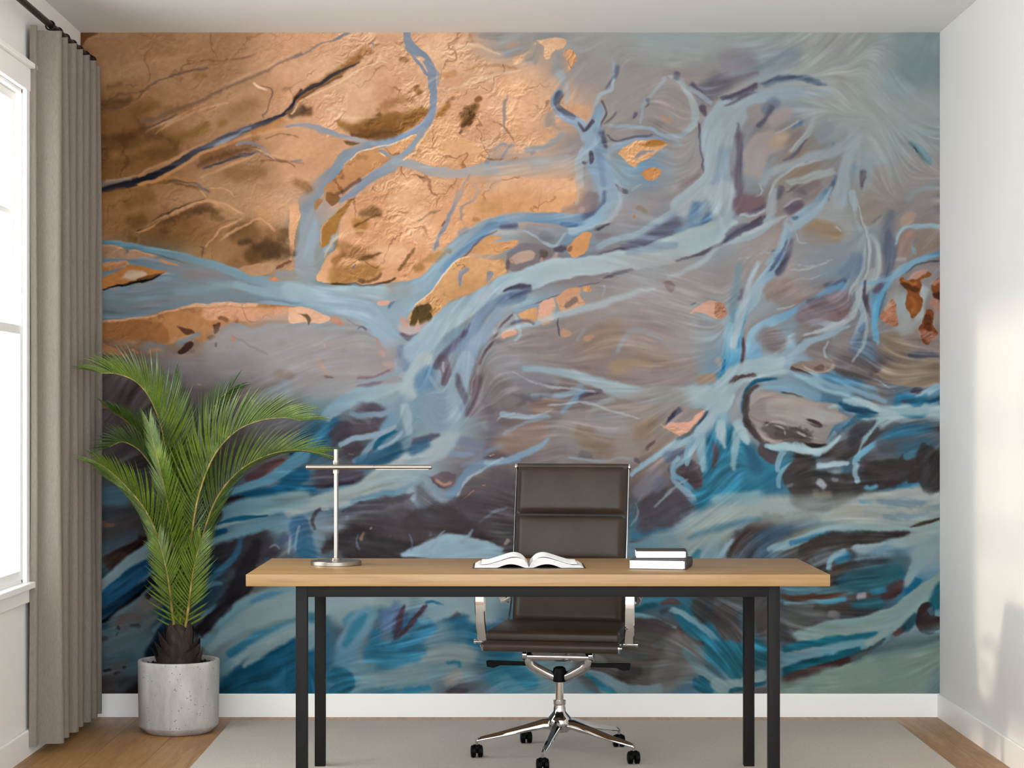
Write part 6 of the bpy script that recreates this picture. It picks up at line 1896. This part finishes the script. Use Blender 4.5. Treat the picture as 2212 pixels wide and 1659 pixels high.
# yoke under the seat
b = nb(); lathe(b, [(.022, .272), (.026, .276), (.026, .305), (.022, .322), (.012, .328)], (0, 0, 0), 28); obj('swivel_housing', b, PLAST, ch, 35)
b = nb()
for sx in (-1, 1):
    P = cr([(sx*.018, 0, .288), (sx*.055, -.010, .306), (sx*.092, -.024, .328), (sx*.108, -.032, .346), (sx*.107, -.035, .366)], 6)
    tube(b, P, [.0165]*len(P), 14, sx=1.1, sy=.95)
obj('yoke', b, CHROME, ch, 50)
b = nb(); tube(b, [(-.114, -.035, .368), (.114, -.035, .368)], .0175, 20); obj('cross_tube', b, CHROME, ch, 35)
b = nb(); box(b, -.10, .10, -.11, .10, .398, .408, .003); obj('seat_plate', b, CHROME, ch)
for sx in (-1, 1):
    b = nb(); tube(b, [(sx*.112, -.035, .374), (sx*.114, -.035, .374), (sx*.128, -.035, .374), (sx*.130, -.035, .374)], [.018, .021, .021, .018], 22); obj('pivot_cap', b, CHROME, ch, 35)
    b = nb(); z = .336
    pr = [(.105, .008), (.16, .009), (.205, .010), (.235, .016), (.268, .014), (.275, .006), (.270, -.004)]
    A = []
    for yy in (-.042, -.026):
        up = [b.verts.new((sx*.100, yy, z+.010)), b.verts.new((sx*.258, yy, z+.013)), b.verts.new((sx*.265, yy, z+.010)), b.verts.new((sx*.262, yy, z-.010)), b.verts.new((sx*.238, yy, z-.014)), b.verts.new((sx*.212, yy, z-.004)), b.verts.new((sx*.100, yy, z-.003))]
        A.append(up)
    for k in range(7): b.faces.new((A[0][k], A[0][(k+1) % 7], A[1][(k+1) % 7], A[1][k]))
    b.faces.new(A[0]); b.faces.new(A[1][::-1]); obj('lever', b, PLAST, ch)
# seat sling, pad and front roll
SW = .236; BW = .212
def pad(bm, x0, x1, path, th, puff=.010, nx=28, edge=.018):
    """cushion following path (list of (y,z)) across x0..x1, puffed in the middle, thickness th on the normal side"""
    P = cr([(0, y, z) for y, z in path], 8); n = len(P)
    L = [0]
    for a, c in zip(P, P[1:]): L.append(L[-1]+(c-a).length)
    rows_t, rows_b = [], []
    for i, p in enumerate(P):
        t = (P[min(i+1, n-1)]-P[max(i-1, 0)]).normalized(); nr = Vector((0, -t.z, t.y))
        v_ = min(L[i], L[-1]-L[i]); rt, rb = [], []
        for k in range(nx+1):
            u = k/nx; x = x0+(x1-x0)*u; e = min(min(x-x0, x1-x), v_)
            prof = math.sqrt(max(0, 1-(1-min(e/edge, 1))**2))
            w_ = .55+.45*prof
            bulge = puff*math.sin(u*math.pi)**.6*math.sin(math.pi*min(max(L[i]/L[-1], 0), 1))**.5 if 0 < i < n-1 else 0
            rt.append(bm.verts.new(p+Vector((x, 0, 0))+nr*(th*prof+bulge)))
            rb.append(bm.verts.new(p+Vector((x, 0, 0))-nr*.002))
        rows_t.append(rt); rows_b.append(rb)
    for i in range(n-1):
        for k in range(nx):
            bm.faces.new((rows_t[i][k], rows_t[i][k+1], rows_t[i+1][k+1], rows_t[i+1][k]))
            bm.faces.new((rows_b[i][k], rows_b[i+1][k], rows_b[i+1][k+1], rows_b[i][k+1]))
    for i in range(n-1):
        for k in (0, nx): bm.faces.new((rows_t[i][k], rows_t[i+1][k], rows_b[i+1][k], rows_b[i][k]))
    for k in range(nx):
        for i in (0, n-1): bm.faces.new((rows_t[i][k], rows_t[i][k+1], rows_b[i][k+1], rows_b[i][k]))
b = nb(); box(b, -SW, SW, -.205, .205, .422, .434, .004)
obj('seat_sling', b, SEAM, ch)
b = nb(); box(b, -SW-.004, SW+.006, -.195, .200, .434, .474, .013, 4)
for q in b.verts:
    if q.co.z > .455: q.co.z += .006*math.cos(q.co.x/SW*1.4)
obj('seat_cushion', b, LEATHER, ch, 60)
b = nb(); tube(b, [(-SW-.005, -.218, .424), (-SW+.002, -.218, .424), (SW-.002, -.218, .424), (SW+.005, -.218, .424)], [.0175, .0195, .0195, .0175], 26); obj('front_roll', b, LEATHER, ch, 50)
for sx in (-1, 1):
    b = nb(); tube(b, [(sx*(SW+.004), -.218, .424), (sx*(SW+.006), -.218, .424), (sx*(SW+.011), -.218, .424), (sx*(SW+.012), -.218, .424), (sx*(SW+.018), -.218, .424)], [.017, .0185, .0175, .006, .005], 24); obj('roll_cap', b, CHROME, ch, 40)
    b = nb(); P = cr([(sx*(SW+.010), -.212, .424), (sx*(SW+.010), -.05, .427), (sx*(SW+.010), .13, .430), (sx*(SW-.004), .195, .450), (sx*(BW+.007), .228, .52), (sx*(BW+.004), .264, .66), (sx*(BW+.004), .304, .84), (sx*(BW+.004), .350, 1.040)], 6)
    strap(b, P, .024, .005, (0, -1, .25)); obj('side_rail', b, CHROME, ch, 40)
# backrest pads

paths = [[(.344, 1.046), (.322, .96), (.302, .868)], [(.301, .862), (.284, .78), (.268, .690)], [(.267, .684), (.242, .58), (.205, .458)]]
b = nb(); P = cr([(0, .350, 1.050), (0, .306, .866), (0, .272, .687), (0, .215, .455)], 8)
for sx0 in (0,):
    A = []
    for p in P: A.append([b.verts.new((x, p.y+o_, p.z)) for x, o_ in ((-BW, .002), (BW, .002), (BW, .010), (-BW, .010))])
    for q, r in zip(A, A[1:]):
        for k in range(4): b.faces.new((q[k], q[(k+1) % 4], r[(k+1) % 4], r[k]))
    b.faces.new(A[0]); b.faces.new(A[-1][::-1])
obj('back_sling', b, SEAM, ch, 40)
for pth in paths:
    b = nb(); pad(b, -BW+.004, BW-.004, pth, -.026, -.007, edge=.022); obj('back_cushion', b, LEATHER, ch, 70)
b = nb(); tube(b, [(-BW-.002, .352, 1.048), (BW+.002, .352, 1.048)], .011, 18); obj('top_roll', b, LEATHER, ch, 50)
for sx in (-1, 1):
    b = nb(); tube(b, [(sx*(BW+.001), .352, 1.046), (sx*(BW+.004), .352, 1.046), (sx*(BW+.010), .352, 1.046), (sx*(BW+.012), .352, 1.046)], [.012, .0155, .0155, .010], 22); obj('roll_cap', b, CHROME, ch, 40)
# loop armrests
for sx in (-1, 1):
    X = sx*(SW+.036)
    b = nb()
    P = cr([(X-sx*.006, -.105, .428), (X-sx*.002, -.125, .50), (X, -.132, .585), (X, -.118, .640), (X, -.06, .664), (X, .05, .668), (X, .15, .66), (X, .225, .630), (X-sx*.006, .262, .575), (X-sx*.022, .272, .53)], 7)
    n = len(P); wd = [.036 if i < n*.3 else .030 for i in range(n)]
    strap(b, P, wd, .010, (1, 0, 0)); 
    P2 = cr([(X-sx*.004, -.10, .428), (X-sx*.004, -.085, .50), (X-sx*.002, -.082, .58), (X, -.090, .645)], 6)
    strap(b, P2, .020, .008, (1, 0, 0))
    obj('armrest', b, CHROME, ch, 40)
    b = nb(); P = cr([(X, -.085, .674), (X, .05, .680), (X, .165, .672)], 8)
    strap(b, P, .042, .014, (1, 0, 0)); obj('arm_pad', b, PLAST, ch, 40)
    b = nb(); tube(b, [(sx*(SW-.01), -.100, .425), (X+sx*.020, -.100, .425)], .0065, 12); tube(b, [(X+sx*.018, -.100, .425), (X+sx*.026, -.100, .425)], .0095, 14); obj('arm_bolt', b, CHROME, ch, 40)
    b = nb(); tube(b, [(X-sx*.022, .268, .535), (sx*(SW-.020), .252, .560)], .0065, 12); obj('arm_bolt', b, CHROME, ch, 40)
# ------------------------------------------------------------------ potted palm
PX, PY = -1.282, 7.63
palm = empty('potted_palm', (PX, PY, 0)); tag(palm, 'tall green potted palm in a round concrete planter between curtain and desk', 'potted plant')
b = nb(); lathe(b, [(.0001, 0), (.122, 0), (.130, .003), (.154, .026), (.1565, .031), (.1605, .270), (.1605, .281), (.158, .285), (.146, .285), (.1435, .281), (.142, .24), (.0001, .235)], (0, 0, 0), 96, False); obj('planter', b, CONC, palm, 35)
b = nb(); bmesh.ops.create_grid(b, x_segments=60, y_segments=60, size=.141)
for q in list(b.verts):
    if q.co.xy.length > .1415: b.verts.remove(q)
for q in b.verts:
    q.co.z = .262+.008*math.sin(q.co.x*160)*math.sin(q.co.y*143)+random.uniform(-.004, .006)+.008*max(0, 1-q.co.xy.length/.1)
obj('soil', b, SOIL, palm, 80)
# trunk with overlapping leaf-base scales
b = nb(); lathe(b, [(.066, .250), (.070, .285), (.066, .32), (.056, .36), (.044, .40), (.030, .425), (.0001, .43)], (0, 0, 0), 28, False)
def scale_(b, th, r0, z0, ln, wd, out, curl):
    d = Vector((math.cos(th), math.sin(th), 0)); sdv = Vector((-d.y, d.x, 0)); G = []
    n = 6
    for i in range(n+1):
        t = i/n; w_ = wd*(1-t**1.7)*(.75+.5*math.sin(t*math.pi))+.0012; z = z0+ln*t; r = r0+out*t**2.2*curl+.006*math.sin(t*math.pi)
        row = []
        for k in (-1, -.5, 0, .5, 1):
            a = k*w_/max(r, .02); dd = Vector((math.cos(th+a), math.sin(th+a), 0)); row.append(b.verts.new(dd*(r+.006*(1-k*k)*(1-t))+Vector((0, 0, z))))
        G.append(row)
    for A, B in zip(G, G[1:]):
        for k in range(4): b.faces.new((A[k], A[k+1], B[k+1], B[k]))
for lvl, (z0, r0, ln, wd, cnt, out) in enumerate(((.258, .078, .070, .050, 6, .034), (.280, .070, .085, .048, 6, .030), (.308, .061, .090, .042, 5, .022), (.338, .050, .090, .034, 5, .014))):
    for k in range(cnt): scale_(b, 2*math.pi*(k+.5*(lvl % 2))/cnt+random.uniform(-.1, .1), r0, z0, ln*random.uniform(.85, 1.15), wd, out, random.uniform(.5, 1.3))
obj('trunk', b, BARK, palm, 70)
def frond(pts, dd, s_img, s_dep, lift, ln, seed, mat, r0=.0065, step=.0140, start=.14, spread=1.0):
    """pts: photo pixels of the midrib; dd: distance offsets; builds midrib (part) and its leaflets (sub-part)"""
    rnd = random.Random(seed); O = Vector((PX, PY, 0))
    P = cr([at(x, y, PY+o)-O for (x, y), o in zip(pts, dd)], 10); n = len(P)
    L = [0]
    for a, c in zip(P, P[1:]): L.append(L[-1]+(c-a).length)
    b = nb(); tube(b, P, [r0*(1-.85*(l/L[-1]))+.0007 for l in L], 8)
    mid = obj('frond', b, STEM, palm, 60)
    b = nb(); s = start*L[-1]; side = 1
    while s < L[-1]:
        i = max(k for k in range(n) if L[k] <= s); i = min(i, n-2); f = (s-L[i])/max(L[i+1]-L[i], 1e-6)
        p = P[i].lerp(P[i+1], f); t = (P[i+1]-P[i]).normalized(); u = s/L[-1]
        m_ = Vector((-t.z, 0, t.x)).normalized()*(1 if lift >= 0 else -1)
        yv = Vector((0, -1, 0)); yv = (yv-t*yv.dot(t)).normalized()
        for sg in (-1, 1):
            sd_ = (m_*(s_img*sg+abs(lift))+yv*s_dep*sg+Vector([rnd.uniform(-.06, .06) for _ in range(3)])).normalized()
            prof = min(1, .62+1.6*u)*(1 if u < .62 else max(.42, 1-(u-.62)*1.4))
            l_ = ln*1.5*prof*rnd.uniform(.88, 1.1)
            ang = (1.02-.62*u)*spread*rnd.uniform(.9, 1.08)
            d0 = (t*math.cos(ang)+sd_*math.sin(ang)).normalized(); tip = (t*.9+sd_*.35+Vector((0, 0, -.30))).normalized()
            wd = .0056*rnd.uniform(.85, 1.15)*(1 if u < .8 else .75); q = p.copy(); G = []; ns = 7
            for k in range(ns+1):
                v_ = k/ns; dr = d0.lerp(tip, v_**1.3*.8).normalized()
                if k: q = q+dr*(l_/ns)
                bn = dr.cross(Vector((0, -1, .25))).normalized(); up_ = bn.cross(dr).normalized()
                bn = (bn*math.cos(.75*sg)+up_*math.sin(.75*sg)).normalized(); up2 = bn.cross(dr)
                ww = wd*(math.sin(min(v_*1.0+.12, 1)*math.pi)**.55 if v_ < .97 else .05)
                G.append((b.verts.new(q-bn*ww), b.verts.new(q+up2*ww*.7), b.verts.new(q+bn*ww)))
            for A, B in zip(G, G[1:]):
                b.faces.new((A[0], A[1], B[1], B[0])); b.faces.new((A[1], A[2], B[2], B[1]))
        s += step*rnd.uniform(.9, 1.1)*(2.1 if u < .22 else 1 if u < .8 else .75)
    obj('leaflets', b, mat, mid, 60)
FR = [
 ([(384, 1368), (378, 1260), (370, 1150), (362, 1040), (352, 940), (330, 872), (298, 828), (255, 808), (216, 806)], [0, .0, -.02, -.05, -.10, -.15, -.19, -.22, -.25], .30, .55, -1.0, .175, LEAF, .36, 1.05),
 ([(394, 1368), (402, 1260), (414, 1150), (432, 1060), (462, 985), (505, 935), (555, 910), (610, 902), (650, 908)], [0, -.02, -.05, -.08, -.11, -.14, -.16, -.18, -.2], .22, .5, 1.0, .185, LEAF, .30, 1.0),
 ([(398, 1368), (412, 1270), (434, 1170), (466, 1080), (515, 1018), (575, 984), (635, 972), (685, 978)], [0, .02, .04, .06, .08, .10, .10, .10], .60, .4, .55, .165, LEAF, .10, .95),
 ([(380, 1368), (366, 1270), (348, 1180), (316, 1105), (272, 1050), (235, 1015), (212, 1000)], [0, -.03, -.07, -.12, -.17, -.22, -.25], .65, .45, -.35, .150, LEAF, .10, .9),
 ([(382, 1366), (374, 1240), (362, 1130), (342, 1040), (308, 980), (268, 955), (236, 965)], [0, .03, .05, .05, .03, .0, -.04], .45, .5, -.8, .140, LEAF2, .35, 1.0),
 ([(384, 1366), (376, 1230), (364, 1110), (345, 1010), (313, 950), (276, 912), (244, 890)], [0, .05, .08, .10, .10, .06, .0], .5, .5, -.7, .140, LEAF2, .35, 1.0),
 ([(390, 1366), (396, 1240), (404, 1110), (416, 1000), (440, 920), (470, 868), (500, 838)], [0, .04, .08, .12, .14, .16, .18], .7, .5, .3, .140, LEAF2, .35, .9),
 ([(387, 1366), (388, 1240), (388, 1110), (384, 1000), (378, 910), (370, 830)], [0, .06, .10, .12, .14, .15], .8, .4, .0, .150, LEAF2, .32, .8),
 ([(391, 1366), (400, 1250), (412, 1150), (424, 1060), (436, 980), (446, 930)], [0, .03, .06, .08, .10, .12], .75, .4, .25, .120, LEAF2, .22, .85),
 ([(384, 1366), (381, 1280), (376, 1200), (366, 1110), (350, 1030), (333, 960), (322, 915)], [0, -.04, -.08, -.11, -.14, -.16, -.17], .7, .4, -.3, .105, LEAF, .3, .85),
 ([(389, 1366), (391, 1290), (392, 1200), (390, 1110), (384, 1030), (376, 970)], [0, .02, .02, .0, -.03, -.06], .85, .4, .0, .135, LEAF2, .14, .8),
 ([(378, 1368), (372, 1320), (366, 1270), (357, 1220), (342, 1165)], [0, -.05, -.09, -.12, -.14], .9, .25, .0, .095, LEAF, .07, .9),
 ([(398, 1368), (406, 1320), (412, 1270), (420, 1220), (434, 1165)], [0, -.05, -.09, -.12, -.14], .9, .25, .0, .095, LEAF, .07, .9),
 ([(388, 1368), (390, 1310), (390, 1250), (386, 1190)], [0, -.04, -.06, -.08], .9, .25, .0, .100, LEAF2, .10, .9),
]
for k, (pt, dd, si, sde, li, ln, mt, st, sp) in enumerate(FR): frond(pt, dd, si, sde, li, ln, 20+k, mt, start=st, spread=sp)
